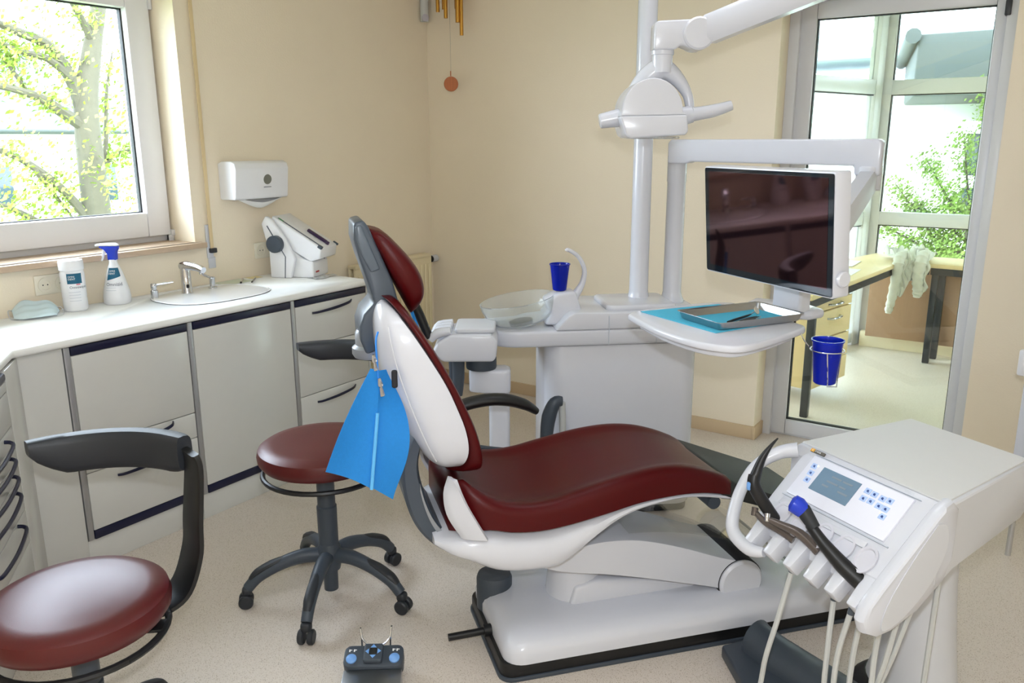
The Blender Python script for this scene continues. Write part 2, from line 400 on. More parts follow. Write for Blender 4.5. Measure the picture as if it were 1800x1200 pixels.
glazing('window_3', K+LD*2.35, math.degrees(atan2(-LD.y, -LD.x)), 2.3, ((0, .06), (.75, .82), (1.3, 1.345), (2.2, 2.3)), 0)
S('wall_conservatory', B().span((2.1, YB+.24, 0), (2.3, 6.95, 2.62)), cream)
S('baseboard_conservatory', B().span((-1.25, 6.80, 0), (2.1, 6.86, .12), .003), mat('cream_skirting', (232, 220, 190), .6))

# ================================================================ outside
S('ground_outside', B().span((-60, -30, -3.3), (-3.95, 60, -3.2)).span((-3.95, 7.3, -3.3), (40, 60, -3.2)), lawn)
house = T('house', 'pale house with grey pitched roof behind the tree', 'house', (-25, 12, -3.2))
O('wall', B().span((-8, -9, 0), (0, 9, 5.15)), mat('pale_grey_render', (206, 206, 208), .9), house)
O('roof', B().prism([(.5, 5.15), (-4, 8.2), (-8.5, 5.15), (-8.4, 5.0), (.4, 5.0)], -9.4, 2.2, 'y').prism([(.5, 5.15), (-4, 6.6), (-8.5, 5.15)], 2.2, 9.4, 'y'), slatem, house)
O('gutter', B().cyl((.55, -9.4, 5.1), (.55, 9.4, 5.1), .09), eavem, house)
for i in range(5): O('window', B().span((-.05, -7.4+i*3.1, 3.0), (.06, -6.4+i*3.1, 4.1), .01), dglass, house)

tree = T('tree', 'budding tree with pale bark outside the casement window', 'tree', (-9, 5.1, -3.2))
def tl(y, z, x=0): return (x, y-5.1, z+3.2)
O('trunk', B().tube([tl(5.0, -3.2), tl(5.08, -.6), tl(5.1, .75), tl(5.12, 1.9), tl(5.28, 2.6), tl(5.45, 3.3), tl(5.5, 4.6)], [.2, .175, .15, .125, .095, .07, .04], 12, 4), barkm, tree)
br = [([(5.1, 1.8), (5.03, 2.2), (4.83, 2.56), (4.6, 2.66), (4.3, 2.78), (3.7, 3.1)], .085), ([(5.08, 1.75), (4.8, 1.92), (4.58, 2.04), (4.26, 2.12), (3.6, 2.2)], .075),
      ([(5.0, 2.25), (4.75, 2.43), (4.4, 2.5), (3.9, 2.75)], .05), ([(5.1, .6), (4.8, 1.05), (4.48, 1.36), (4.18, 1.52), (3.5, 1.8)], .06),
      ([(5.1, .9), (5.35, 1.5), (5.5, 2.1), (5.7, 2.6)], .035), ([(5.1, .2), (4.7, .6), (4.2, .95), (3.6, 1.1)], .05), ([(5.15, 1.2), (5.45, 1.45), (5.8, 1.5)], .03), ([(4.5, 1.3), (4.75, 1.0), (5.0, .7)], .03), ([(5.3, 2.6), (5.0, 3.0), (4.6, 3.3)], .05), ([(4.55, 2.05), (4.4, 2.35), (4.3, 2.5)], .025)]
ends = []
for pts, r in br:
    n = len(pts); xs = random.uniform(-.5, .6)
    P = [tl(y, z, xs*i/n) for i, (y, z) in enumerate(pts)]
    O('branch', B().tube(P, [r*(1-.75*i/(n-1)) for i in range(n)], 8, 4), barkm, tree)
    Q = cm(P, 6)
    for i in range(26):
        q = Q[random.randint(len(Q)//4, len(Q)-1)]; ends.append(q)
b = bmesh.new()
def leafquad(bm, p, s):
    n = Vector((random.gauss(0, 1), random.gauss(0, 1), random.gauss(0, 1))).normalized(); a = n.orthogonal().normalized(); c = n.cross(a)
    bm.faces.new([bm.verts.new(p+a*s*.9), bm.verts.new(p+c*s*.5+n*s*.2), bm.verts.new(p-a*s*.9), bm.verts.new(p-c*s*.5+n*s*.2)])
for i in range(190): ends.append(Vector(tl(random.uniform(2.2, 5.9), random.uniform(-.4, 1.35), random.uniform(-.7, .8))))
for i in range(170): ends.append(Vector(tl(random.uniform(2.2, 5.75), random.uniform(.3, 3.4), random.uniform(-.7, .8))))
for e in ends:
    for j in range(random.randint(8, 20)): leafquad(b, e+Vector((random.gauss(0, .1), random.gauss(0, .1), random.gauss(0, .08))), random.uniform(.02, .045))
bb = B(); bb.bm.free(); bb.bm = b
O('foliage', bb, leafm, tree, kind='stuff')

bld = T('building', 'white building with grey zinc eaves beyond the conservatory glass', 'building', (-1.5, 14, -3.2))
O('wall', B().span((-9, 0, 0), (9, 3, 5.6)).span((.15, -2.2, 0), (9, .2, 5.0)), render_w, bld)
O('eaves', B().prism([(-.95, .9), (-.25, -2.7), (9, -3.2), (9, .9)], 5.28, 6.0, 'z', .03), eavem, bld)
O('roof_band', B().span((-9, -.4, 5.95), (9.0, 2.2, 6.35), .03), mat('pale_blue_grey_band', (176, 190, 204), .7), bld)
O('railing', B().cyl((-9, -.35, 6.62), (9, -.35, 6.62), .03).cyl((-9, -.35, 6.8), (9, -.35, 6.8), .03), eavem, bld)
O('gutter', B().tube([(-1.0, .8, 5.95), (-.3, -2.75, 5.98)], .09, 10), eavem, bld)
for x0, x1, z0, z1 in ((.36, 1.7, 4.35, 4.85), (.36, .56, 3.85, 4.2), (.36, 1.7, 2.6, 3.35), (.3, 1.7, 1.4, 2.2)):
    wn = O('window', B().span((x0, -2.26, z0), (x1, -2.15, z1), .01), dglass, bld)
    O('window_frame', B().span((x0-.05, -2.28, z0-.05), (x0, -2.14, z1+.05)).span((x1, -2.28, z0-.05), (x1+.05, -2.14, z1+.05)).span((x0, -2.28, z1), (x1, -2.14, z1+.05)).span((x0, -2.28, z0-.05), (x1, -2.14, z0)), pvc, wn)
shrub = T('shrub', 'feathery green conifer reaching past the conservatory glass', 'shrub', (-.62, 9.0, -3.2))
base = Vector((.1, 0, 0)); tw = []
O('stem', B().tube([(.2, .1, 0), (.15, 0, 2.5), (0, 0, 4.3)], [.09, .07, .03], 8, 4), barkm, shrub)
for dx, dz in ((-.85, 4.35), (-1.0, 4.0), (-.7, 4.15), (-.55, 4.6), (-.45, 3.9), (-.6, 3.6), (-.3, 4.8), (-.75, 3.75), (-.3, 3.5), (-.5, 3.3), (-.15, 5.3), (-.35, 4.25)):
    y = random.uniform(-.3, .3); z0 = random.uniform(3.0, 3.7)
    P = [(.1, 0, z0), (dx*.5, y*.5, (z0+dz)/2+.1), (dx, y, dz)]
    O('branch', B().tube(P, [.025, .014, .005], 6, 4), barkm, shrub)
    tw += cm(P, 8)[7:]
b = bmesh.new()
for p in tw:
    for j in range(70): leafquad(b, p+Vector((random.gauss(0, .065), random.gauss(0, .07), random.gauss(0, .055))), random.uniform(.012, .03))
bb = B(); bb.bm.free(); bb.bm = b
O('foliage', bb, conif, shrub, kind='stuff')

# ================================================================ conservatory furniture
dk = T('corner_desk', 'maple L-shaped corner desk with dark frame behind the glazed door', 'desk', (-1.0, 6.0, 0))
def kl(x, y, z=None): return (x+1.0, y-6.0) if z is None else (x+1.0, y-6.0, z)
outl = [(-1.70, 4.86), (-1.14, 4.74), (-.965, 6.33), (-.86, 6.45), (-.76, 6.46), (1.0, 6.32), (1.0, 6.86), (-1.2, 6.86)]
O('desk_top', B().prism([kl(*p) for p in outl], .705, .735, 'z', .004), woodl, dk)
b = B()
for p, q in ((outl[1], outl[2]), (outl[2], outl[4]), (outl[4], outl[5])):
    a = Vector(kl(*p)); c = Vector(kl(*q)); dd = (c-a).normalized(); nn = Vector((-dd.y, dd.x))
    b.prism([tuple(a+nn*.012), tuple(c+nn*.012), tuple(c+nn*.045), tuple(a+nn*.045)], .655, .705, 'z')
O('frame_rail', b, deskframe, dk)
for x, y in ((-1.145, 4.80), (-.73, 6.52), (-.70, 6.68), (-1.62, 4.92), (.9, 6.42)): O('leg', B().box(kl(x, y, .3275), (.045, .045, .655), .006), deskframe, dk)
O('modesty_panel', B().span(kl(-1.2, 6.74, .10), kl(-.72, 6.765, .68), .002), woodd, dk)
O('modesty_panel', B().span(kl(-.69, 6.70, .10), kl(.85, 6.725, .68), .002), woodd, dk)
pd = T('drawer_pedestal', 'maple drawer pedestal under the corner desk', 'drawer unit', (-1.30, 5.288, 0), -13)
O('carcass', B().span((-.26, -.235, .10), (.16, .235, .703), .003), woodl, pd)
for z0, z1 in ((.585, .64), (.41, .575), (.255, .40), (.10, .245)):
    dr = O('drawer', B().span((.16, -.234, z0), (.18, .234, z1), .002), woodl, pd)
    zc = z1-.05 if z1-z0 > .1 else (z0+z1)/2
    O('handle', B().tube([(.18, -.08, zc), (.205, -.06, zc), (.21, 0, zc), (.205, .06, zc), (.18, .08, zc)], .007, 8, 3), chrome, dr)
# sweater thrown over the inner corner of the desk
sw = T('sweater', 'pale grey sweater thrown over the corner of the maple desk', 'sweater', (-.92, 6.52, .737))
def edge_y(x): return interp([(-.06, -.175), (.06, -.085), (.16, -.068)], x)
def fold(u, v):
    x0 = -.21+.17*min(1, v*2)**1.5; x = x0+(.15-x0)*u
    wr = .010*sin(23*u+6*v)+.008*sin(41*u-9*v)+.006*sin(17*v+5*u)
    if v < .5:
        k = v*2; y = .23+(edge_y(x)-.23)*k
        z = .022+(.085*sin(pi*min(1, .15+.75*u))**2*(1-k)**.6*(.55+.45*cos(7*u+3*k)))+abs(wr)*1.6
        return (x, y+wr, z)
    k = (v-.5)*2; ln = .17+.05*sin(9*u)+.05*(1-u)
    return (x+.012*sin(8*k+6*u), edge_y(x)-.030-abs(wr)*1.5-.012*sin(pi*k), .024-ln*k)
O('body', B().sheet(fold, 46, 44, .009), cloth, sw)
for P_, rr_ in (([(-.02, -.02, .05), (-.03, -.15, .045), (-.03, -.215, .0), (-.035, -.222, -.12), (-.05, -.215, -.26), (-.062, -.212, -.345)], [.03, .036, .036, .034, .03, .026]),
                ([(.10, .02, .05), (.10, -.07, .05), (.10, -.135, .0), (.095, -.145, -.10), (.105, -.14, -.19), (.10, -.138, -.225)], [.03, .038, .040, .037, .034, .03])):
    Q_ = cm(P_, 8); R_ = [interp([(i, x) for i, x in enumerate(rr_)], q/8)*(1+.10*sin(q*1.7)+.06*sin(q*3.1+1)) for q in range(len(Q_))]
    sl = O('sleeve', B().tube(Q_, R_, 14, asp=.95, upv=(1, 0, 0)), cloth, sw)
    e_ = Q_[-1]; O('cuff', B().tube([Q_[-4], e_+Vector((0, 0, -.012))], [R_[-1]*.93, R_[-1]*.9], 14), cloth, sl)
for i, (x, y, a) in enumerate(((-1.22, 5.75, 8), (-1.30, 6.15, 25))):
    O('paper_sheet', B().box((x, y, .7375+.0012*i), (.21, .297, .002), 0, 1, None), paper,
      label=('loose white paper sheet near the monitor end of the maple desk', 'white paper sheet on the maple desk beside the sweater')[i], cat='paper')

# ================================================================ cabinets along the left wall
CF = -2.94
WT = .91                      # worktop surface height
ED = Vector((.795, -.607, 0)).normalized(); EN = Vector((.607, .795, 0)).normalized(); P0 = Vector((-2.94, 1.32, 0))
# worktop with an oval opening for the basin
outl = [(-3.50, .55), (-2.55, .30), (-2.20, .752), (-2.92, 1.30), (-2.92, 3.045), (-3.50, 3.045)]
wt = O('worktop', B().prism(outl, WT-.032, WT, 'z', .012, 3), topm, label='white laminate worktop running under the window with angled left end', cat='worktop')
# basin: shallow oval rim let into the worktop
SC = Vector((-3.235, 2.335, WT))
def oval(sx, sy, z, n=40, e=2.6):
    out = []
    for i in range(n):
        a = 2*pi*i/n; c, s_ = cos(a), sin(a)
        out.append((sx*abs(c)**(2/e)*(1 if c > 0 else -1), sy*abs(s_)**(2/e)*(1 if s_ > 0 else -1), z))
    return out
cut = bpy.data.meshes.new('cut'); cb = B().loft([oval(.205, .262, -.2), oval(.205, .262, .1)]); cb.bm.to_mesh(cut); cb.bm.free()
co = bpy.data.objects.new('cut', cut); C.objects.link(co); co.location = SC
md = wt.modifiers.new('opening', 'BOOLEAN'); md.object = co; md.operation = 'DIFFERENCE'; md.solver = 'EXACT'
bpy.context.view_layer.update()
dg = bpy.context.evaluated_depsgraph_get(); nm = bpy.data.meshes.new_from_object(wt.evaluated_get(dg))
wt.modifiers.clear(); wt.data = nm; nm.name = 'worktop'; bpy.data.objects.remove(co); bpy.data.meshes.remove(cut)
sk = T('wash_basin', 'oval white wash basin set into the worktop', 'sink', SC)
O('bowl', B().loft([oval(.205, .262, .003), oval(.198, .255, .005), oval(.188, .245, -.004), oval(.175, .23, -.05), oval(.13, .18, -.115), oval(.03, .03, -.125)]), ceramic, sk)
O('tap_ledge', B().prism([(p[0]-.125, p[1]) for p in [(x, y) for x, y, z in oval(.068, .225, 0)]], -.035, .001, 'z', .004), ceramic, sk)
O('drain', B().cyl((.0, 0, -.126), (.0, 0, -.121), .03), chrome, sk)
# tap
tp = T('tap', 'chrome sensor tap standing on the wash basin', 'tap', (-3.36, 2.29, WT+.001))
O('tap_body', B().lathe([(.026, 0), (.0255, .004), (.0225, .008), (.0225, .11), (.021, .128), (.01, .134), (0.001, .135)], 24), chrome, tp)
O('spout', B().tube([(-.020, .0, .124), (.02, .0, .130), (.085, .004, .126), (.128, .006, .116)], [.020, .0205, .017, .015], 16, 4, upv=(0, 0, 1)), chrome, tp)
O('aerator', B().cyl((.114, .005, .116), (.114, .005, .098), .011), chrome, tp)
O('sensor', B().box((.0195, -.008, .035), (.01, .013, .018), .004), blackp, tp)
sp = T('soap_pump', 'chrome soap pump on the window side of the basin', 'soap pump', (-3.37, 2.13, WT+.001))
O('pump_body', B().lathe([(.016, 0), (.016, .035), (.012, .038), (.012, .045), (.0135, .047), (.0135, .063), (.011, .067), (0.001, .067)], 20), chrome, sp)
O('nozzle', B().tube([(0, 0, .058), (.045, .07, .068)], [.005, .004], 10), chrome, sp)
lv = T('drain_lever', 'small chrome drain lever beside the tap', 'lever', (-3.36, 2.43, WT+.001))
O('lever_base', B().lathe([(.021, 0), (.021, .008), (.013, .012), (.0125, .045), (.014, .047), (.014, .055), (.001, .058)], 20), chrome, lv)
O('lever_pin', B().tube([(0, 0, .05), (-.02, -.035, .072)], [.005, .006], 8), chrome, lv)

def handle_bar(b, y0, y1, z, x):      # curved navy handle, local coords
    L = y1-y0
    return b.tube([(x, y0, z-.012), (x+.016, y0+.03*L/.25, z-.010), (x+.024, y0+L*.5, z-.004), (x+.022, y0+L*.85, z+.006), (x+.004, y1, z+.012)], [.005, .006, .0075, .007, .005], 8, 4, asp=.7)
def cab(name, label, y0, y1, doors, top=True, bot=None, group='cabinet units under the worktop'):
    t = T(name, label, 'cabinet', (CF-.3, (y0+y1)/2, 0)); h = (y1-y0)/2
    O('carcass', B().span((-.24, -h, .0), (.282, h, .77)).span((.262, -h, .77), (.282, h, WT-.033)).span((-.24, -h, .77), (.262, -h+.018, WT-.033)).span((-.24, h-.018, .77), (.262, h, WT-.033)), gap, t)
    O('side_profile', B().span((.283, -h+.002, .115), (.302, -h+.024, WT-.034), .003), alum, t)
    O('plinth', B().span((.27, -h+.001, 0), (.292, h-.001, .112), .002), cabm, t)
    L0 = -h+.026; L1 = h-.002
    if top: O('top_strip', B().span((.283, L0, .842), (.304, L1, WT-.036), .004), navy, t)
    if bot: O('bottom_strip', B().span((.283, L0, bot[0]), (.304, L1, bot[1]), .004), navy, t)
    for nm_, z0, z1, hy0, hy1, hz in doors:
        f = O(nm_, B().span((.283, L0, z0+.0015), (.302, L1, z1-.0015), .003), cabm, t)
        if hz: O('handle', handle_bar(B(), hy0, hy1, hz, .302), navy, f, label='curved navy bar handle')
    return t
h = .255
cab('base_cabinet', 'pale cabinet with one flap and two drawers under the window', 1.476, 1.985,
    [('flap_door', .49, .842, 0, 0, None), ('drawer', .382, .49, .03, .145, .47), ('drawer', .15, .382, -.11, .13, .35)], bot=(.114, .15))
cab('base_cabinet', 'pale cabinet with one plain full-height door under the basin', 1.985, 2.532, [('door', .15, .842, 0, 0, None)], bot=(.114, .15))
cab('base_cabinet', 'pale cabinet with three handled drawers at the corner end', 2.532, 3.03,
    [('drawer', .64, .842, -.12, .14, .81), ('drawer', .40, .64, 0, 0, None), ('drawer', .15, .40, -.12, .14, .365)], bot=(.114, .15))
O('end_panel', B().span((-3.18, 3.031, 0), (CF+.002, 3.044, WT-.033), .002), cabm, bpy.data.objects['base_cabinet.002']).location = -Vector(bpy.data.objects['base_cabinet.002'].location)
# corner filler and angled drawer unit at the left
fl_ = T('corner_filler', 'plain pale corner panel between the drawers and flap cabinet', 'panel', (-2.95, 1.4, 0))
O('panel', B().span((-.03, -.085, .0), (.008, .075, WT-.034), .002), cabm, fl_)
O('return_panel', B().span((.004, -.018, 0), (.175, .0, WT-.034), .002, M=frame((P0.x+2.95, P0.y-1.4, 0), ED, EN, (0, 0, 1))), cabm, fl_)
an = T('drawer_cabinet', 'angled pale cabinet of shallow drawers with navy handles at the left edge', 'cabinet', P0)
an.rotation_euler = (0, 0, atan2(ED.y, ED.x))
O('carcass', B().span((.18, -.45, 0), (.78, -.022, WT-.034)), gap, an)
O('plinth', B().span((.18, -.022, 0), (.78, -.01, .11), .002), cabm, an)
O('end_panel', B().span((.7805, -.45, 0), (.797, -.002, WT-.034), .002), cabm, an)
O('top_strip', B().span((.185, -.02, .846), (.775, .004, WT-.036), .008), navy, an)
zs = (.845, .81, .694, .632, .575, .515, .395, .278, .115)
for i, (a, c) in enumerate(zip(zs, zs[1:])):
    f = O('drawer', B().span((.182, -.021, c+.0012), (.778, 0, a-.0012), .002), cabm, an)
    hz = {2: .675, 3: .618, 4: .558, 5: .500, 6: .385}.get(i)
    if hz: O('handle', B().tube([(.30, 0, hz), (.305, .02, hz-.002), (.34, .032, hz-.006), (.48, .036, hz-.012), (.62, .032, hz-.006), (.655, .02, hz-.002), (.66, 0, hz)], .0065, 8, 4), navy, f, label='curved navy bar handle')

# ---------------------------------------------------------------- things on the worktop
Z = WT+.0008
cn = T('wipes_canister', 'white cylindrical wipes canister with teal label beside the spray bottle', 'canister', (-3.405, 1.79, Z))
R = .047
O('canister_body', B().lathe([(.001, 0), (.04, 0), (.046, .006), (R, .02), (R, .05), (.0455, .055), (R, .06), (R, .155), (.0445, .165), (.0445, .17)], 36), brightw, cn)
O('lid', B().lathe([(.0445, .169), (.0475, .172), (.0475, .205), (.045, .212), (.03, .215), (.001, .216)], 36), brightw, cn)
def cyl_patch(r, a0, a1, z0, z1, curve=0.):
    def f(u, v):
        a = radians(a0+(a1-a0)*u); zz = z0+(z1-z0)*v - curve*(1-v)*sin(pi*u*.5)*0
        return (r*cos(a), r*sin(a), zz)
    return f
A0 = -42   # direction towards the viewer
O('label_patch', B().sheet(cyl_patch(R+.0006, A0-12, A0+58, .118, .160), 14, 1, .0006), teal, cn)
def on_cyl(r, a, z): return lambda x, y: Vector(((r+.0012)*cos(radians(a)+x/r), (r+.0012)*sin(radians(a)+x/r), z+y))
text_mesh('lettering', 'OMNI', .0095, inkw, cn, on_cyl(R, A0-7, .144)); text_mesh('lettering', 'DENT', .0105, inkw, cn, on_cyl(R, A0-7, .134))
text_mesh('lettering', 'Omniwipes', .0155, inkd, cn, on_cyl(R, A0-4, .098))
O('red_print', B().sheet(cyl_patch(R+.0005, A0+28, A0+48, .112, .117), 4, 1, .0004), mat('red_ink', (210, 120, 140), .6), cn)
b = B()
for i in range(4): b.sheet(cyl_patch(R+.0005, A0-10, A0+44, .082-.012*i, .0835-.012*i), 8, 1, .0004)
O('print_lines', b, mat('pale_grey_ink', (190, 196, 206), .7), cn)
sb = T('spray_bottle', 'white conical spray bottle with blue trigger head by the basin', 'spray bottle', (-3.405, 1.975, Z))
prof = [(.001, 0), (.05, 0), (.055, .006), (.056, .03), (.053, .055), (.042, .10), (.033, .135), (.024, .16), (.0185, .172), (.0165, .18), (.0165, .192)]
O('bottle_body', B().lathe(prof, 36), brightw, sb)
def rad_at(z): return interp([(p[1], p[0]) for p in prof[1:]], z)
def cone_patch(a0, a1, z0, z1, tail=0):
    def f(u, v):
        z = z0+(z1-z0)*v - tail*(1-v)*(1-u)*.0 ; zz = z - tail*(1-v)*(1-u)
        a = radians(a0+(a1-a0)*u); r = rad_at(zz)+.0008; return (r*cos(a), r*sin(a), zz)
    return f
O('label_patch', B().sheet(cone_patch(A0-38, A0+48, .122, .158, .016), 16, 4, .0006), teal, sb)
def on_cone(a, z): return lambda x, y: Vector(((rad_at(z+y)+.0015)*cos(radians(a)+x/rad_at(z)), (rad_at(z+y)+.0015)*sin(radians(a)+x/rad_at(z)), z+y))
text_mesh('lettering', 'OMNI', .0095, inkw, sb, on_cone(A0-30, .142)); text_mesh('lettering', 'DENT', .0105, inkw, sb, on_cone(A0-32, .131))
text_mesh('lettering', 'Omnizid', .020, inkd, sb, on_cone(A0-40, .083))
b = B()
for i in range(2): b.sheet(cone_patch(A0-40, A0+10, .074-.011*i, .0755-.011*i), 8, 1, .0004)
O('print_lines', b, MATS['pale_grey_ink'], sb)
# trigger head, nozzle towards the left of the picture (-RT)
sr = atan2(-RT.y, -RT.x)
Mh = Matrix.Rotation(sr, 4, 'Z')
hd = O('trigger_head', B().prism([(-.018, .19), (.018, .19), (.017, .215), (.03, .235), (.05, .243), (.05, .25), (-.03, .25), (-.03, .243), (-.02, .225)], -.013, .013, 'y', .004, 2, M=Mh), cobalt, sb)
O('head_cap', B().prism([(-.03, .25), (.052, .25), (.066, .248), (.066, .258), (.03, .262), (-.015, .262), (-.027, .257)], -.0135, .0135, 'y', .005, 2, M=Mh), brightw, sb)
O('trigger', B().tube([(.03, 0, .242), (.037, 0, .222), (.042, 0, .2), (.05, 0, .186)], [.007, .006, .005, .004], 8, 4, M=Mh), brightw, sb)
# face mask
mk = T('face_mask', 'crumpled pale blue surgical face mask on the worktop', 'face mask', (-3.425, 1.635, Z)); mk.rotation_euler = (0, 0, radians(62))
def mfn(u, v):
    x = (u-.5)*.17; y = .045-.10*v-.03*sin(pi*u)*v
    h_ = .062*sin(pi*min(1, u*.95+.05))**.6*(1-v)**.8*(.85+.15*sin(9*u)) + .006*abs(sin(9*v+3*u))
    return (x*(1-.12*v), y, .004+h_)
O('mask_body', B().sheet(mfn, 22, 14, .0015), maskm, mk)
O('ear_loop', B().tube([(-.08, .04, .02), (-.095, .0, .03), (-.09, -.035, .006), (-.078, -.05, .004)], .0015, 6, 5), white, mk)
O('ear_loop', B().tube([(.08, .04, .02), (.092, .015, .025), (.10, -.02, .004), (.075, -.045, .004)], .0015, 6, 5), white, mk)
# pens and slips behind the basin
for i, (x, y, a, m1, lb) in enumerate(((-3.40, 2.63, -42, chrome, 'silver ballpoint pen lying behind the basin, nearest the tap'), (-3.37, 2.68, -47, steel, 'thin metal pen lying behind the basin, nearer the sealing machine'))):
    t = T('pen', lb, 'pen', (x, y, Z+.006), a, group='pens behind the basin')
    O('barrel', B().cyl((-.06, 0, 0), (.052, 0, 0), .0055 if i == 0 else .004, 10), m1, t); O('tip', B().cyl((.052, 0, 0), (.068, 0, 0), .0054 if i == 0 else .004, 10, .0035), blackp, t)
O('paper_slip', B().box((-3.43, 2.60, Z+.001), (.11, .16, .002), 0, 1), mat('pale_green_paper', (222, 226, 206), .8), label='pale green paper slip lying under the pens', cat='paper')
O('paper_slip', B().box((-3.455, 2.75, Z+.001), (.05, .07, .002), 0, 1), mat('pale_yellow_paper', (236, 222, 172), .8), label='small yellow paper slip by the sealing machine', cat='paper')
def film(u, v): return (-3.20+.07*v+.01*sin(6*u), 2.88+.15*u, Z+.003+.006*abs(sin(9*u+3*v))*(1-abs(2*v-1)))
O('plastic_wrapper', B().sheet(film, 16, 8, .0008), mat('clear_wrinkled_film', (236, 238, 236), .1, trans=.5), label='crinkled clear plastic wrapper in front of the sealing machine', cat='wrapper')

# sealing machine
sm = T('sealing_machine', 'white pouch sealing machine with grey knob on the worktop', 'sealing machine', (-3.285, 2.865, Z), 0)
# local x = out from the wall, y = along the wall, front looks to +y/+x
Ms = RZ(20)
O('stand', B().prism([(-.11, 0), (.115, 0), (.115, .085), (.05, .10), (-.06, .20), (-.12, .26), (-.135, .24), (-.105, .12)], .0, .17, 'y', .01, 3, M=Ms), brightw, sm)
O('side_cover', B().prism([(-.115, 0), (.0, 0), (.03, .10), (-.02, .20), (-.09, .30), (-.125, .315), (-.15, .275), (-.115, .13)], -.028, -.001, 'y', .008, 3, M=Ms), brightw, sm)
O('sloping_hood', B().prism([(-.10, .315), (.165, .155), (.155, .10), (.10, .085), (-.02, .15), (-.115, .26)], .001, .185, 'y', .007, 3, M=Ms), brightw, sm)
O('cover_seam', B().prism([(-.118, .265), (-.113, .268), (-.02, .11), (-.03, 0), (-.034, 0), (-.025, .11)], -.0295, -.027, 'y', M=Ms), inkd, sm)
O('knob', B().tube([Ms @ Vector(p) for p in ((-.07, -.028, .175), (-.07, -.052, .175), (-.07, -.056, .175))], [.044, .044, .039], 32), slateG, sm)
dx = Vector((.265, 0, -.16)).normalized(); nx = Vector((.16, 0, .265)).normalized()
Mf = Ms @ frame((-.10, 0, .315), dx, (0, 1, 0), nx)
O('feed_slot', B().box((.16, .022, .001), (.27, .008, .004), .001, 1, M=Mf), inkd, sm)
O('handle', B().box((.225, .10, .008), (.12, .018, .016), .004, 2, M=Mf).box((.29, .10, -.012), (.018, .016, .055), .004, 2, M=Mf).tube([(.29, .10, -.035), (.305, .10, -.055), (.31, .10, -.075)], [.01, .008, .006], 8, M=Mf), purple, sm)
O('lamp', B().box((.045, .022, .002), (.03, .01, .004), .001, 1, M=Mf), mat('green_led_cover', (70, 130, 90), .4), sm)
O('stopper', B().box((.30, .185, .0), (.03, .012, .012), .003, 2, M=Mf).box((.30, .008, .0), (.024, .02, .016), .003, 2, M=Mf), slateG, sm)
O('badge', B().box((.117, .04, .03), (.003, .035, .008), .001, 1, M=Ms), mat('red_badge', (190, 60, 60), .5), sm)

# ---------------------------------------------------------------- wall items
pdz = T('towel_dispenser', 'white folded paper towel dispenser on the wall right of the window', 'towel dispenser', (XA, 2.785, 1.30))
O('housing', B().prism([(0, .022), (.0, .19), (.03, .20), (.10, .20), (.125, .19), (.135, .165), (.118, .022), (.11, .015), (.01, .015)], -.165, .165, 'y', .012, 4), brightw, pdz)
O('view_window', B().lathe([(.001, .001), (.021, .003), (.024, .003), (.025, .0005)], 28, M=frame((.1275, .03, .11), (0, 1, 0), (.118, 0, .993), (.993, 0, -.118))), mat('smoked_window', (120, 122, 112), .1), pdz)
O('print_line', B().box((.1255, .03, .072), (.002, .045, .003), 0), inkd, pdz)
O('paper_towel', B().sheet(lambda u, v: (.03+.07*v, -.10+.24*u, .017-(.045*(1-abs(2*u-1)**1.5)+.006)*sin(pi*v*.9)**.7), 16, 8, .002), paper, pdz)
def socket(name, label, y, z, n=2, w_=.071):
    t = T(name, label, 'socket', (XA, y, z))
    O('cover_plate', B().span((0, -w_*n/2-.006, -.041), (.009, w_*n/2+.006, .041), .003), socketm, t)
    for i in range(n):
        yy = (i-(n-1)/2)*w_
        ins = O('socket_insert', B().lathe([(.03, -.002), (.03, .004), (.0205, .004), (.0195, .001), (.001, .001)], 28, M=frame((.009, yy, 0), (0, 1, 0), (0, 0, 1), (1, 0, 0))), socketm, t)
        O('contact_hole', B().box((.0103, yy-.0095, 0), (.002, .005, .005), .0008, 1).box((.0103, yy+.0095, 0), (.002, .005, .005), .0008, 1).box((.007, yy, .019), (.003, .005, .004), 0).box((.007, yy, -.019), (.003, .005, .004), 0), gap, ins)
    return t
socket('wall_socket', 'double cream wall socket behind the wipes canister', 1.755, 1.02)
socket('wall_socket', 'double cream wall socket beside the sealing machine', 2.875, 1.04)
pl = T('power_plug', 'white plug in the wall socket behind the sealing machine', 'plug', (XA+.0105, 2.911, 1.04))
O('plug_body', B().tube([(0, 0, 0), (.02, 0, 0), (.035, 0, -.004), (.042, 0, -.012)], [.018, .018, .014, .008], 16), white, pl)
O('cord', B().tube([(.036, 0, -.012), (.04, 0, -.05), (.03, .02, -.09), (.03, .06, -.12)], .004, 8, 5), white, pl)
bt = T('shutter_belt', 'beige roller shutter belt hanging beside the window', 'shutter belt', (XA, 2.535, 1.0))
O('strap', B().span((.016, -.0095, .08), (.019, .0095, 1.62), .0005), beltm, bt)
O('winder_plate', B().span((0, -.022, .035), (.011, .012, .2), .003), white, bt)
O('lower_plate', B().span((0, -.018, -.015), (.008, .022, .04), .003), white, bt)
O('belt_clip', B().span((.008, -.014, .062), (.028, .022, .085), .003), deskframe, bt)
rd = T('radiator', 'cream panel radiator on the wall behind the chair headrest', 'radiator', (XA+.03, 3.80, .14))
O('panel', B().span((.04, -.36, 0), (.055, .33, .73), .004).span((.0, -.36, 0), (.012, .33, .73), .004), radm, rd)
for i in range(17): O('rib', B().span((.055, -.335+i*.04, .04), (.062, -.317+i*.04, .68), .003), radm, rd)
O('top_grille', B().span((-.002, -.362, .725), (.062, .332, .745), .003), radm, rd)
O('side_cover', B().span((-.002, .325, .0), (.062, .333, .74), .002), radm, rd)
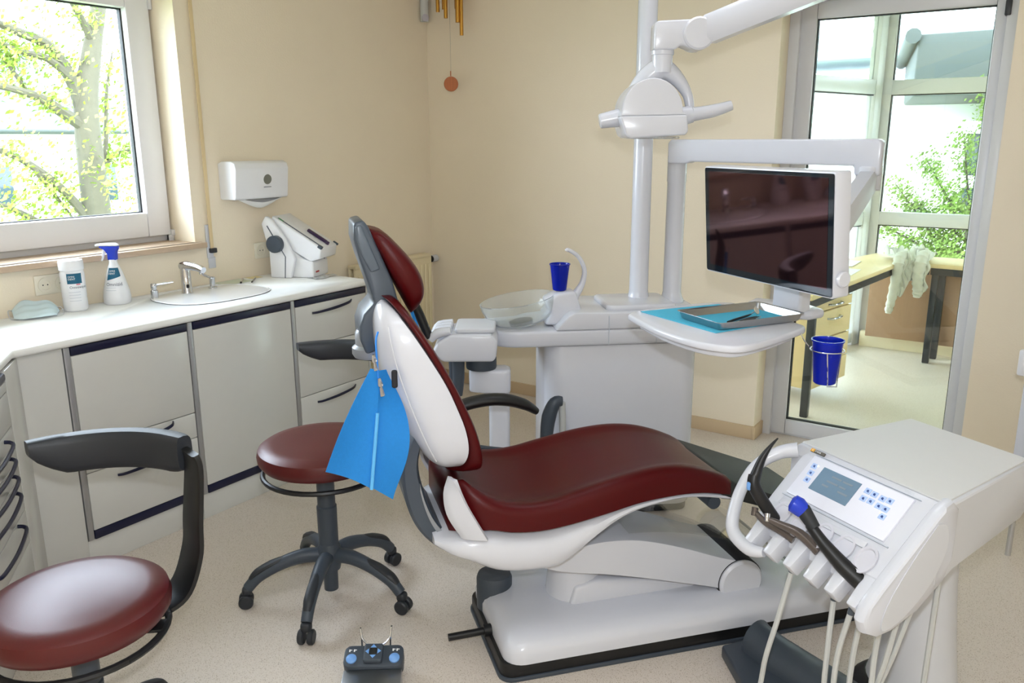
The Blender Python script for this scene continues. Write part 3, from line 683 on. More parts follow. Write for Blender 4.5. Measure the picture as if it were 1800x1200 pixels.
vt = O('thermostat_valve', B().cyl((.03, .333, .70), (.03, .36, .70), .014).cyl((.03, .36, .70), (.03, .372, .70), .022), blackp, rd)
O('valve_head', B().cyl((.03, .372, .70), (.03, .425, .70), .023, 20, ch=.004), white, vt)
tb = T('wall_tube', 'pale grey tube hanging down the wall corner beside the wind chime', 'tube', (XA+.03, 4.205, 2.31))
O('tube_body', B().cyl((0, 0, .0), (0, 0, .3), .026, 20), tubegrey, tb)
O('end_cap', B().lathe([(.001, -.006), (.018, -.006), (.022, 0), (.022, .006)], 20, M=frame((.02, -.018, .02), (.6, .8, 0), (0, 0, 1), (.8, -.6, 0))), mat('lilac_grey_cap', (190, 186, 196), .5), tb)
O('bracket', B().box((-.012, 0, .2), (.036, .02, .02), .003), tubegrey, tb)
wc = T('wind_chime', 'wind chime of brass tubes hanging in front of the wall corner', 'wind chime', (-3.23, 4.15, 1.87))
for x, y, z, r in ((-.09, .0, .478, .0115), (-.068, .03, .495, .0105), (-.022, -.01, .437, .0115), (.025, .035, .492, .011), (.06, .0, .408, .014), (.078, .012, .335, .011)):
    O('chime_tube', B().tube([(x, y, z), (x, y, .75)], r, 14, cap=False).tube([(x, y, z), (x, y, .75)], r*.8, 14, cap=True), brass, wc)
O('top_disc', B().cyl((0, 0, .745), (0, 0, .752), .11, 28), chimewood, wc)
O('cord', B().cyl((0, 0, .07), (0, 0, .75), .0005, 6), deskframe, wc)
O('clapper_peg', B().cyl((0, -.002, .105), (0, -.002, .135), .003, 8), chimewood, wc)
O('wind_disc', B().lathe([(.001, -.004), (.042, -.004), (.044, 0), (.042, .004), (.001, .004)], 32, M=frame((0, 0, .06), RT, (0, 0, 1), RT.cross(Vector((0, 0, 1))))), chimewood, wc)
O('wall_hook', B().lathe([(.012, 0), (.012, .004), (.006, .01), (.001, .01)], 16, M=frame((-1.53, YB, 2.262), (1, 0, 0), (0, 0, 1), (0, -1, 0))), cream, label='tiny round hook plate on the wall above the lamp arm', cat='hook')
# white panel at the right edge of the picture
rp = T('folding_screen', 'white panel on thin metal legs at the right edge', 'screen', (-.052, 3.55, 0), -18)
O('panel', B().span((0, -.02, .30), (.75, .02, 1.75), .01), white, rp)
for x in (.03, .72): O('leg', B().tube([(x, 0, .0), (x, 0, .32)], .011, 12), chrome, rp)
O('hinge', B().box((-.004, -.02, .36), (.012, .03, .02), .002).box((-.004, -.02, 1.2), (.012, .03, .02), .002), deskframe, rp)
O('latch', B().box((-.012, -.012, .78), (.03, .03, .10), .008), pvc, rp)

# ================================================================ stools
padm = mat('dark_grey_soft_plastic', (38, 42, 48), .5, bump=.06, bscale=500)
def stool(label, c, seat_z, seat_r, arm_z, arm_r, a0, a1, post_a, cast0, pad_h):
    t = T('operator_stool', label, 'stool', (c[0], c[1], 0), group='maroon operator stools')
    sz = seat_z
    R_ = seat_r
    O('seat', B().lathe([(.001, sz-.075), (R_*.80, sz-.075), (R_*.93, sz-.068), (R_*.99, sz-.05), (R_, sz-.032), (R_*.975, sz-.012), (R_*.9, sz-.001), (R_*.75, sz+.004), (R_*.4, sz+.005), (.001, sz+.005)], 56), maroonS, t)
    O('seat_pan', B().lathe([(.001, sz-.092), (R_*.5, sz-.092), (R_*.78, sz-.078), (R_*.78, sz-.074), (.001, sz-.074)], 40), blackp, t)
    rr = R_*.93
    O('height_ring', B().tube([(rr*cos(2*pi*i/40), rr*sin(2*pi*i/40), sz-.105) for i in range(41)], .009, 8, cap=False)
      .box((0, 0, sz-.098), (2*rr, .05, .010), .004, 2, M=RZ(cast0)), blackp, t)
    O('column', B().lathe([(.001, .03), (.025, .03), (.026, .13), (.034, .135), (.035, sz-.24), (.031, sz-.235), (.031, sz-.105), (.038, sz-.09), (.001, sz-.09)], 28), slate, t)
    O('hub', B().lathe([(.001, .105), (.036, .11), (.045, .15), (.042, .19), (.033, .215), (.001, .215)], 28), slate, t)
    for i in range(5):
        M_ = RZ(cast0+72*i)
        lg = O('leg', B().tube([(.025, 0, .165), (.09, 0, .17), (.17, 0, .15), (.245, 0, .112), (.285, 0, .072)], [.027, .026, .023, .021, .02], 12, 5, asp=.95, M=M_), slate, t)
        O('leg_pad', B().tube([(.15, 0, .172), (.20, 0, .155), (.25, 0, .129), (.275, 0, .105)], [.008, .012, .012, .008], 10, 4, asp=1.5, M=M_), castorm, lg)
        cs = O('castor', B().box((.29, 0, .060), (.034, .036, .034), .012, 3, M=M_), castorm, t)
        O('castor_wheel', B().cyl(M_ @ Vector((.295, -.026, .0255)), M_ @ Vector((.295, -.006, .0255)), .0255, 20, ch=.004).cyl(M_ @ Vector((.295, .006, .0255)), M_ @ Vector((.295, .026, .0255)), .0255, 20, ch=.004), castorm, cs)
    # curved support arm: padded arc plus flat curved post
    n = 26; rings = []
    for i in range(n+1):
        f = i/n; a = radians(a0+(a1-a0)*f); e = min(1, min(f, 1-f)*9)**.5
        hh = pad_h*(.42+.58*min(1, f*5)**.7)*(.88+.12*e); th = .028*(.75+.25*e)
        tz = arm_z-(.012*(1-f))
        rc = arm_r; cz = tz-hh/2
        ring = []
        for j in range(16):
            b_ = 2*pi*j/16; cx = abs(cos(b_))**.55*(1 if cos(b_) > 0 else -1)*th; zz = abs(sin(b_))**.55*(1 if sin(b_) > 0 else -1)*hh/2
            ring.append(((rc+cx)*cos(a), (rc+cx)*sin(a), cz+zz))
        rings.append(ring)
    O('arm_pad', B().loft(rings), padm, t)
    pa = radians(post_a); ca, sa = cos(pa), sin(pa)
    def pr(r, z, da=0): return (r*cos(pa+da), r*sin(pa+da), z)
    path = [pr(.03, sz-.098), pr(.15, sz-.11), pr(R_*1.12, sz-.085), pr(R_*1.33, sz+.01), pr(R_*1.38, sz+.10), pr(arm_r*1.0, arm_z-pad_h*.7), pr(arm_r*.98, arm_z-.03)]
    Q = cm(path, 6); rings = []
    for i, q in enumerate(Q):
        dd = (Q[min(i+1, len(Q)-1)]-Q[max(i-1, 0)]).normalized(); sd = Vector((-sa, ca, 0)); nn = dd.cross(sd).normalized()
        f = i/(len(Q)-1); wd_ = .040+.016*sin(pi*f); tk = .009
        rings.append([q+sd*wd_*x+nn*tk*y for x, y in ((-1, -.6), (-.85, -1), (.85, -1), (1, -.6), (1, .6), (.85, 1), (-.85, 1), (-1, .6))])
    O('arm_post', B().loft(rings), blackp, t)
    return t
stool('maroon stool with grey curved arm, in front of the sink cabinets', (-2.034, 1.853), .592, .222, .892, .275, 152, 68, 80, 12, .072)
stool('large foreground maroon stool with dark curved arm at the lower left', (-1.85, .88), .55, .212, .862, .308, 166, 84, 76, 40, .105)

# ================================================================ dental chair
ch = T('dental_chair', 'maroon upholstered dental chair with white shell and white base', 'dental chair', (-1.187, 1.822, 0), math.degrees(atan2(.76, .65)))
CV = .235
# base plate
def base_out(i=0.): return rrect(-.05+i, 0+i, 1.28-i, .47-i, .05)
O('plinth', B().prism(rrect(-.062, .012, 1.27, .46, .04), 0, .06, 'z', .006), blackp, ch)
O('plinth_trim', B().prism(rrect(-.068, .006, 1.275, .466, .045), .0, .014, 'z', .003), slate, ch)
rings = []
for k, (dz, ins, dh) in enumerate(((.056, .006, 0), (.06, 0, 0), (.09, 0, .2), (.108, .006, .5), (.124, .022, .8), (.134, .05, 1), (.139, .10, 1), (.142, .16, 1))):
    ring = []
    for x, y in rrect(-.05+ins, ins, 1.28-ins, .47-ins, max(.012, .06-ins*.2), 6):
        ring.append((x, y, dz))
    rings.append(ring)
O('base_cover', B().loft(rings), white, ch)
O('lift_housing', B().prism([(.20, .13), (.66, .13), (.64, .155), (.48, .19), (.30, .215), (.22, .20)], .15, .38, 'y', .02, 3), white, ch)
O('lift_neck', B().lathe([(.10, .13), (.095, .15), (.09, .20), (.088, .30)], 32, c=(.25, .25, 0)), white, ch)
O('cable_post', B().lathe([(.001, 0), (.06, 0), (.06, .165), (.055, .178), (.001, .18)], 28, c=(.0, .35, 0)), slate, ch)
O('release_bar', B().cyl((-.19, .20, .062), (-.06, .20, .066), .012, 14).cyl((-.075, .20, .066), (-.05, .20, .066), .02, 14), blackp, ch)
# lifting arm with round pivot
arm_top = [(.10, .33), (.20, .365), (.30, .375), (.42, .362), (.56, .318), (.70, .262), (.78, .236)]
arm_bot = [(.04, .345), (.12, .305), (.20, .283), (.30, .262), (.42, .232), (.56, .192), (.70, .150), (.78, .11)]
out = [tuple(p)[:2] for p in cm([(x, y, 0) for x, y in arm_top], 4)]+[tuple(p)[:2] for p in cm([(x, y, 0) for x, y in arm_bot[::-1]], 4)]
O('lift_arm', B().prism(out, .10, .37, 'y', .014, 3, 30), white, ch)
pv = O('pivot_cover', B().cyl((.785, .085, .162), (.785, .385, .162), .078, 40, ch=.008), white, ch)
O('pivot_gap', B().cyl((.785, .0995, .162), (.785, .37, .162), .0815, 40), gap, ch)
# clear splash plate over the arm
def plate(u, v):
    x = .34+.62*u; z = .44-.02*u-.20*u*u
    return (x, .02+.42*v, z)
pl_ = O('splash_plate', B().sheet(plate, 16, 4, .006), acryl, ch, label='clear acrylic sheet')
O('plate_edge', B().sheet(lambda u, v: (.950+.010*u, .015+.43*v, .224-.006*u), 1, 4, .007), slateG, pl_)
# seat shell
topz = [(-.25, .495), (-.20, .505), (-.17, .518), (-.10, .528), (-.035, .516), (.05, .511), (.135, .518), (.25, .535), (.364, .552), (.50, .553), (.60, .541), (.70, .515)]
botz = [(-.25, .455), (-.20, .425), (-.15, .40), (-.09, .365), (-.035, .35), (.04, .343), (.11, .345), (.17, .385), (.22, .43), (.28, .478), (.34, .507), (.42, .522), (.52, .525), (.60, .512), (.70, .486)]
hw = [(-.25, .18), (-.20, .225), (-.15, .243), (-.05, .255), (.2, .25), (.4, .235), (.55, .215), (.70, .195)]
def section(x, zt, zb, w, e=3.2, n=28, fl=0):
    out = []; zc = (zt+zb)/2; hz = (zt-zb)/2
    for j in range(n):
        a = 2*pi*j/n; c_, s_ = cos(a), sin(a)
        ww = w
        y = CV+ww*abs(c_)**(2/e)*(1 if c_ > 0 else -1); z = zc+hz*abs(s_)**(2/e)*(1 if s_ > 0 else -1)
        out.append((x, y, z))
    return out
rings = []
N = 44
for i in range(N+1):
    x = -.25+.95*i/N; zt = min(smooth_tab(topz, x), .60+0*x); zb = smooth_tab(botz, x); w_ = smooth_tab(hw, x)
    if x < -.15: zt = min(zt, .60)
    rings.append(section(x, zt-.004, zb, w_, 3.0))
O('seat_shell', B().loft(rings), white, ch)
# rear wings of the shell that wrap the seat cushion
for sy in (-1, 1):
    def wing(u, v, sy=sy):
        z = .50+.185*v; xl = smooth_tab([(0, -.175), (.4, -.215), (.75, -.222), (1, -.207)], v); xr = smooth_tab([(0, -.11), (.3, -.14), (.6, -.168), (1, -.198)], v)
        return (xl+(xr-xl)*u, CV+sy*(.218+.037*u**.6)*(1-.05*v), z)
    O('shell_wing', B().sheet(wing, 8, 12, .012), white, ch)
# seat cushion
ctop = [(-.21, .655), (-.18, .668), (-.14, .642), (-.09, .608), (-.035, .588), (.03, .580), (.10, .584), (.17, .598), (.25, .614), (.33, .628), (.43, .637), (.52, .630), (.60, .608), (.67, .578), (.705, .560)]
cw = [(-.21, .16), (-.18, .20), (-.13, .235), (-.05, .252), (.1, .256), (.3, .248), (.45, .232), (.6, .212), (.69, .198), (.705, .19)]
rings = []
M_ = 34
for i in range(N+1):
    x = -.205+.91*i/N; zt = smooth_tab(ctop, x); zb = smooth_tab(topz, x)-.004; zb = min(zb, zt-.02); w_ = smooth_tab(cw, x)
    if x < -.15: zb = min(zb, .575)
    ring = []
    prof2 = [(-1.0, .0), (-1.0, .35), (-.995, .62), (-.975, .80), (-.94, .92), (-.89, .99), (-.84, 1.0), (-.78, .97), (-.73, .915), (-.62, .87), (-.4, .835), (0, .82)]
    prof2 = prof2+[(-a, c_) for a, c_ in prof2[-2::-1]]
    e = 1.0
    f = (x+.205)/.91
    if f > .96: e = 1-.25*((f-.96)/.04)**2
    if f < .05: e = 1-.35*((.05-f)/.05)**2
    for a, h_ in prof2: ring.append((x, CV+a*w_*(1 if e == 1 else (.97+.03*e)), zb+(zt-zb)*h_*e))
    rings.append(ring)
O('seat_cushion', B().loft(rings), maroon, ch, ang=60)
# dark foot rest plate at the far end
O('foot_rest', B().prism([(.66, .545), (.71, .548), (1.10, .392), (1.108, .375), (1.085, .352), (.71, .49), (.66, .50)], .04, .455, 'y', .006), darkfoot, ch)
O('foot_hinge', B().cyl((.66, .08, .47), (.66, .40, .47), .022, 16), slate, ch)
# bracket joining back and seat
path = [(-.275, 0, .80), (-.305, 0, .70), (-.295, 0, .60), (-.262, 0, .51), (-.205, 0, .44), (-.14, 0, .405)]
Q = cm(path, 6); rings = []
for i, q in enumerate(Q):
    dd = (Q[min(i+1, len(Q)-1)]-Q[max(i-1, 0)]).normalized(); nn = dd.cross(Vector((0, 1, 0)))
    tk = .012+.018*sin(pi*i/(len(Q)-1))
    rings.append([Vector((q.x, CV+y_, q.z))+nn*t_*tk for y_, t_ in ((-.14, -.7), (-.13, -1), (.13, -1), (.14, -.7), (.14, .7), (.13, 1), (-.13, 1), (-.14, .7))])
O('back_bracket', B().loft(rings), slateG, ch)
O('bracket_inset', B().loft([[Vector((q.x, CV-.142, q.z))+Vector((.02, y_, 0))+Vector((0, 0, z_)) for y_, z_ in ((-.004, -.012), (.004, -.012), (.004, .012), (-.004, .012))] for q in Q[10:]]), mat('satin_grey', (150, 154, 160), .35, metal=.4), ch)
# backrest shell and cushion
lev = [(.675, -.195, -.205, -.125, .10), (.69, -.172, -.235, -.104, .155), (.715, -.158, -.262, -.102, .19), (.76, -.152, -.290, -.112, .212), (.82, -.162, -.320, -.130, .222), (.88, -.183, -.345, -.156, .226),
       (.95, -.212, -.368, -.190, .226), (1.02, -.250, -.384, -.228, .222), (1.08, -.286, -.390, -.264, .212), (1.12, -.312, -.390, -.290, .195), (1.15, -.334, -.384, -.312, .168), (1.168, -.352, -.374, -.330, .13), (1.174, -.362, -.366, -.342, .09)]
def lv_(k): return [(l[0], l[k]) for l in lev]
rs = []; rc = []
n = 40
for i in range(n+1):
    f = i/n; f = .5-.5*cos(pi*f); z = .675+.499*f
    ub, uk, uf, w_ = (smooth_tab(lv_(k), z) for k in (1, 2, 3, 4))
    ring = []
    for j in range(25):
        a = -pi/2+pi*j/24
        ring.append((ub-(ub-uk)*abs(cos(a))**.55-.02*cos(a)*0, CV+w_*(1 if sin(a) > 0 else -1)*abs(sin(a))**.55, z+.0))
    ring.append((ub+.004, CV+w_*.9, z)); ring.append((ub+.004, CV-w_*.9, z))
    rs.append(ring)
    uf2 = uf+.004; ub2 = ub-.003; zz = z-.004 if f < .1 else z
    cu = (uf2+ub2)/2; au = max((uf2-ub2)/2, .006); ring = []
    for j in range(32):
        a = 2*pi*j/32; c_, s_ = cos(a), sin(a)
        hx = au*abs(c_)**.5*(1 if c_ > 0 else -1); vy = (w_+.006)*abs(s_)**.42*(1 if s_ > 0 else -1)
        dish = .016*max(0, 1-(vy/(w_*.8))**2)*(1 if c_ > 0 else 0) if w_ > .12 else 0
        ring.append((cu+hx-dish, CV+vy, zz+.012*(f-.5)*2))
    rc.append(ring)
O('back_shell', B().loft(rs), white, ch, ang=50)
O('back_cushion', B().loft(rc), maroon, ch, ang=60)
# raised seam on the shell cheek
O('cheek_seam', B().tube([(smooth_tab(lv_(2), z)+.030+.012*sin(pi*(z-.72)/.4), CV-smooth_tab(lv_(4), z)*.985-.001, z) for z in [.73+.39*i/16 for i in range(17)]], .002, 6), whitem, ch)
O('bib_slot', B().box((-.352, CV-.222, .985), (.016, .012, .05), .006, 3), gap, ch)
# headrest
hy = .095
O('headrest_plate', B().prism([(-.428, 1.385), (-.402, 1.392), (-.388, 1.372), (-.330, 1.225), (-.312, 1.15), (-.318, 1.128), (-.36, 1.085), (-.375, 1.03), (-.41, 1.02), (-.424, 1.06), (-.425, 1.10), (-.412, 1.135), (-.382, 1.165), (-.395, 1.215), (-.418, 1.29), (-.43, 1.34)], CV-.085, CV+.085, 'y', .008, 3, 30), slateG, ch)
O('headrest_cover', B().prism([(-.424, 1.378), (-.408, 1.380), (-.362, 1.258), (-.388, 1.25), (-.412, 1.30), (-.422, 1.34)], CV-.091, CV+.091, 'y', .006, 3, 30), mat('mid_grey_plastic', (86, 96, 107), .35), ch)
O('headrest_socket', B().lathe([(.001, 1.0), (.05, 1.0), (.056, 1.01), (.056, 1.028), (.046, 1.036), (.046, 1.07), (.04, 1.08)], 28, c=(-.388, CV-.02, 0)), MATS['satin_grey'], ch)
hl = [(0, .004, .05), (.03, .038, .085), (.08, .058, .10), (.15, .074, .105), (.20, .074, .10), (.24, .058, .085), (.265, .03, .055), (.275, .008, .03)]
ax0 = Vector((-.400, 0, 1.366)); ax = Vector((.115, 0, -.235)).normalized(); nrm = Vector((.235, 0, .115)).normalized()
rings = []
for i in range(33):
    s_ = .275*(.5-.5*cos(pi*i/32)); th = smooth_tab([(a, b_) for a, b_, c_ in hl], s_); w_ = smooth_tab([(a, c_) for a, b_, c_ in hl], s_)
    p = ax0+ax*s_; ring = []
    for j in range(28):
        a = 2*pi*j/28; c_, s2 = cos(a), sin(a)
        h_ = th*(.5+.5*abs(c_)**.6*(1 if c_ > 0 else -1)); vy = w_*abs(s2)**.5*(1 if s2 > 0 else -1)
        ring.append((p.x+nrm.x*(h_+.004), CV+vy, p.z+nrm.z*(h_+.004)))
    rings.append(ring)
O('headrest_cushion', B().loft(rings), maroon, ch, ang=60)
# far-side armrest
O('armrest', B().tube([(-.16, .50, .56), (-.14, .50, .66), (-.085, .50, .722), (0, .50, .742), (.08, .50, .738), (.15, .50, .715), (.195, .50, .685)], [.018, .019, .020, .021, .021, .019, .012], 14, 6, asp=1.5), blackp, ch)
O('armrest_pivot', B().cyl((-.155, .44, .56), (-.155, .53, .56), .03, 20, ch=.004), slate, ch)
O('side_rail', B().tube([(-.10, .50, .60), (.02, .51, .565), (.12, .51, .545)], .008, 8, 4), slateG, ch)

# ---------------------------------------------------------------- bib on its chain
U = Vector((.65, .76, 0)).normalized(); V = Vector((-U.y, U.x, 0)); CO = Vector((-1.187, 1.822, 0))
bb_ = T('patient_bib', 'blue paper patient bib hanging from the chair back', 'bib', CO+U*-.40+V*.02+Vector((0, 0, 1.05)), math.degrees(atan2(.76, .65)))
# local: x = u, y = v ; origin at the clip
def bib2(u, v):
    tl_ = Vector((.0, -.004, -.04)); tr = Vector((.03, .02, -.045)); bl = Vector((-.035, -.03, -.35)); brr = Vector((.03, -.03, -.405)); mr = Vector((.092, .0, -.225))
    p = (tl_*(1-u)+tr*u)*(1-v) + (bl*(1-u)+brr*u)*v
    q = Vector((.085, .0, -.23)); k_ = u*sin(pi*min(1, v))**1.2
    p += (q-(tr*.45+brr*.55))*k_*.95
    p.y += .018*sin(2.4*pi*v)*u
    return p
def bib1(u, v):
    tl_ = Vector((-.014, -.012, -.03)); tr = Vector((.012, -.006, -.04)); bl = Vector((-.146, -.06, -.285)); brr = Vector((-.03, -.045, -.352))
    p = (tl_*(1-u)+tr*u)*(1-v) + (bl*(1-u)+brr*u)*v
    p.y += .016*sin(pi*u)*v-.02*sin(pi*v)*(1-u)
    p += Vector((-.012, 0, .0))*sin(pi*v)*(1-u)
    return p
O('bib_sheet', B().sheet(bib1, 18, 26, .0014), bibm, bb_)
O('bib_fold', B().sheet(bib2, 18, 26, .0014), bibm, bb_)
O('bib_crease', B().tube([Vector(bib1(1, v))+Vector((0, -.006, 0)) for v in [.35+.65*i/14 for i in range(15)]], .005, 8, asp=1.0), bibtape, bb_)
O('bib_cord', B().tube([(.005, -.012, -.06), (.004, -.006, -.01), (.004, .0, .04), (.012, .015, .06)], .0028, 8, 4), mat('blue_cord', (40, 130, 220), .5), bb_)
for p0, p1 in (((-.006, -.018, .008), (.0, -.014, -.035)), ((.006, -.022, -.055), (.014, -.018, -.105))):
    a = Vector(p0); c_ = Vector(p1)
    O('clip', B().tube([a, a+(c_-a)*.35, a+(c_-a)*.5, c_], [.004, .0075, .004, .007], 8, asp=.7).cyl(a+(c_-a)*.4-Vector((.006, 0, 0)), a+(c_-a)*.4+Vector((.006, 0, 0)), .0035, 8), chrome, bb_)

# ---------------------------------------------------------------- foot controls
fc = T('foot_control', 'steel foot control with grey keypad and blue buttons', 'foot control', (-1.575, 1.583, 0), 36)
# local x right, y away ; front towards the viewer
O('steel_plate', B().prism([(-.25, .012), (-.02, .05), (-.02, .0), (-.25, 0)], -.088, .088, 'x', .003), steel, fc)
tiltM = frame((0, -.02, .052), (1, 0, 0), (0, .94, .34), (0, -.34, .94))
kp = O('keypad', B().prism(rrect(-.09, .0, .09, .075, .02), -.035, .012, 'z', .004, M=tiltM), slate, fc)
ck = O('cross_key', B().prism(rrect(-.028, .008, .028, .068, .005), .0122, .03, 'z', .003, M=tiltM), slate, kp)
b = B()
for a in range(4):
    Ma = tiltM @ MT((0, .040, .0300), 'Z', 90*a)
    b.prism([(-.009, .013), (.009, .013), (0, .024)], 0, .0012, 'z', M=Ma)
O('arrow_mark', b, blueb, ck)
O('centre_key', B().box((0, .040, .031), (.022, .022, .004), .001, 1, M=tiltM), blackp, ck)
for x in (-.066, .064): O('button', B().lathe([(.016, .011), (.016, .017), (.011, .0205), (.001, .022)], 24, M=tiltM @ MT((x, .026, 0))), blueb, kp)
b = B()
for x in (-.074, -.060, .058, .070): b.box((x, .056, .0125), (.004, .008, .001), 0, 1, M=tiltM).box((x+.004, .058, .0125), (.006, .002, .001), 0, 1, M=tiltM)
O('key_symbols', b, inkw, kp)
bow = [(-.042, .06, .04), (-.042, .066, .085), (-.046, .075, .13), (-.04, .06, .105), (-.02, .045, .092), (.005, .04, .09), (.03, .045, .095), (.045, .06, .108), (.05, .075, .135), (.046, .068, .09), (.046, .06, .04)]
O('carry_bow', B().tube(bow, .0028, 8, 4), chrome, fc)
pd2 = T('foot_pedal', 'dark grey rounded foot pedal beside the white chair base', 'foot pedal', W(.69, 2.30), 33.9)
O('pedal_base', B().prism([(-.03, 0), (.10, .05), (.20, .0), (.42, -.36), (.10, -.48), (0.0, -.34)], 0, .045, 'z', .01, 3), slate, pd2)
P_ = cm([(.075, .02, .0), (.09, -.02, 0), (.14, -.10, 0), (.23, -.22, 0), (.31, -.34, 0)], 6); rings = []
dr_ = Vector((.235, -.36, 0)).normalized(); sd_ = Vector((-dr_.y, dr_.x, 0))
for i, p in enumerate(P_):
    f = i/(len(P_)-1); hh = .092*min(1, (f*9+.02))**.5*(1-.55*f); wd_ = .072*min(1, f*8+.04)**.5*(1-.12*sin(pi*min(1, f*2)))
    rings.append([p+sd_*wd_*(cos(pi*j/12))+Vector((0, 0, .04+hh*abs(sin(pi*j/12))**.8)) for j in range(13)])
O('pedal_dome', B().loft(rings), slate, pd2)

# ================================================================ cuspidor unit
cu = T('cuspidor_unit', 'white cuspidor cabinet with two poles and glass bowl behind the chair', 'cuspidor unit', (-1.213, 3.227, 0), 41)
O('plinth', B().prism(rrect(-.64, .02, -.01, .34, .05), 0, .04, 'z', .004), blackp, cu)
O('pedestal', B().prism(rrect(-.655, 0, 0, .36, .075, 8), .04, .772, 'z', .004), white, cu)
# body: straight right part plus round lobe under the bowl
lobe = [(.012, -.02), (.012, .37), (-.55, .37), (-.70, .33)]+[(-.755+.16*cos(radians(a)), .13+.15*sin(radians(a))) for a in range(90, 271, 12)]+[(-.62, -.02)]
O('lower_body', B().prism(lobe, .775, .842, 'z', .012, 3, 40), white, cu)
O('upper_body', B().prism([(-.62, .842), (-.57, .90), (-.54, .915), (0, .905), (.012, .90), (.012, .8425)], -.02, .37, 'y', .008, 3, 20), white, cu)
O('joint_line', B().span((-.402, -.0225, .778), (-.399, -.02, .90)).span((-.20, -.0225, .778), (-.197, -.02, .90)).span((-.02, -.0225, .81), (-.017, -.02, .90)).span((-.20, -.0225, .808), (-.0, -.02, .8105)), MATS['pale_grey_ink'], cu)
O('lid', B().prism(rrect(-.40, .02, -.10, .30, .03), .9055, .932, 'z', .01, 3), white, cu)
O('lamp_pole', B().lathe([(.055, .905), (.055, .915), (.046, .93), (.041, .96), (.040, 1.3), (.040, 2.30), (.001, 2.30)], 32, c=(-.213, .22, 0)), white, cu)
O('monitor_pole', B().lathe([(.052, .905), (.052, .915), (.044, .93), (.040, .95), (.039, 1.42), (.041, 1.425), (.041, 1.505), (.001, 1.505)], 32, c=(-.062, .22, 0)), white, cu)
# glass bowl
tiltB = MT((-.745, .12, .848)) @ Matrix.Rotation(radians(-9), 4, 'Y')
bprof = [(.001, .002), (.09, .002), (.125, .018), (.148, .05), (.158, .085), (.160, .105), (.156, .107), (.153, .086), (.143, .053), (.121, .023), (.088, .008), (.001, .008)]
O('bowl', B().lathe(bprof, 48, M=tiltB), bowlg, cu)
O('bowl_drain', B().lathe([(.001, .0085), (.045, .0085), (.05, .0105), (.04, .014), (.001, .013)], 24, M=tiltB), mat('dark_drain', (90, 92, 88), .4), cu)
# cup filler block with curved spout
O('filler_block', B().prism([(-.655, .85), (-.50, .85), (-.50, .91), (-.525, .99), (-.60, .985), (-.655, .955), (-.63, .90)], .05, .16, 'y', .014, 3, 20), white, cu)
O('spout', B().tube([(-.525, .11, .955), (-.49, .11, 1.01), (-.480, .11, 1.07), (-.505, .11, 1.125), (-.548, .11, 1.155), (-.558, .11, 1.150)], [.022, .013, .010, .0085, .008, .007], 12, 6), white, cu)
# small grey suction hose elbow beside the cabinet
O('hose_elbow', B().tube([(-.665, -.06, .40), (-.655, -.06, .49), (-.63, -.06, .55), (-.60, -.06, .555)], [.026, .03, .026, .02], 14, 4), slate, cu)
O('suction_hose', B().tube([(-.70, -.06, .22), (-.68, -.06, .34), (-.667, -.06, .41)], .02, 12, 3).tube([(-.60, -.06, .55), (-.595, -.055, .40), (-.595, -.05, .2)], .014, 10, 3), hosem, cu)

def beaker(name, label, loc, h=.1, r0=.029, r1=.043):
    t = O(name, B().lathe([(.001, .001), (r0-.003, .001), (r0, .004), (r1-.002, h-.006), (r1+.001, h-.004), (r1+.001, h), (r1-.002, h), (r1-.0035, h-.006), (r0-.0015, .006), (.001, .004)], 32), bluecup, label=label, cat='cup', group='blue rinsing cups')
    t.location = loc; return t
M41 = Matrix.Translation((-1.213, 3.227, 0)) @ RZ(41)
beaker('drinking_cup', 'cobalt blue plastic cup standing under the rinsing spout', M41 @ Vector((-.585, .105, .988)), .112)

# ================================================================ assistant element
ae = T('assistant_element', 'white assistant element on a post between chair and cuspidor', 'assistant element', W(-.02, 3.22, 0), 33.9)
def al(r, z): return (r+.02, z)
O('post', B().prism(rrect(-.075, -.04, .01, .045, .02), 0, .60, 'z', .003), white, ae)
O('swivel_arm', B().prism([(-.155, .03), (-.155, -.02), (-.06, -.055), (0.0, -.05), (.014, -.03), (.014, .03), (-.005, .055), (-.14, .06)], .60, .70, 'z', .016, 3), white, ae)
O('collar', B().lathe([(.06, .70), (.062, .705), (.062, .745), (.058, .752)], 28, c=(-.105, .0, 0)), slate, ae)
O('tray_body', B().prism([(-.295, .79), (-.25, .752), (-.055, .752), (-.042, .77), (-.035, .835), (-.06, .862), (-.22, .862), (-.27, .832)], -.11, .12, 'y', .012, 3, 20), white, ae)
O('silicone_pad', B().prism(rrect(-.205, -.085, -.045, .11, .02), .8625, .882, 'z', .006, 3), whitem, ae)
for i in range(4):
    y = -.085+.05*i
    O('holder', B().tube([(-.30, y, .835), (-.275, y, .862), (-.22, y, .873)], [.012, .02, .016], 10, 3), white, ae)
for i, (x, y) in enumerate(((-.195, -.05), (-.215, .03))): O('connector', B().tube([(x, y, .75), (x, y, .67), (x-.005, y, .60)], [.026, .024, .02], 14, 2), slate, ae)
O('hose', B().tube([(-.198, -.05, .62), (-.20, -.05, .45), (-.16, -.03, .2), (-.08, 0, .08)], .013, 10, 5), hosem, ae)
O('hose', B().tube([(-.22, .03, .62), (-.225, .03, .45), (-.20, .02, .25), (-.1, .02, .06)], .013, 10, 5), hosem, ae)
aM = Matrix.Translation(W(-.02, 3.22, 0)) @ RZ(33.9)
sy = T('air_syringe', 'black curved syringe tip rising from the assistant element', 'syringe', aM @ Vector((-.305, -.08, .845)), 33.9)
O('syringe_body', B().tube([(.0, 0, 0), (-.035, 0, .09), (-.06, 0, .155), (-.055, 0, .20), (-.03, 0, .245)], [.017, .019, .017, .011, .003], 12, 5), blackp, sy)
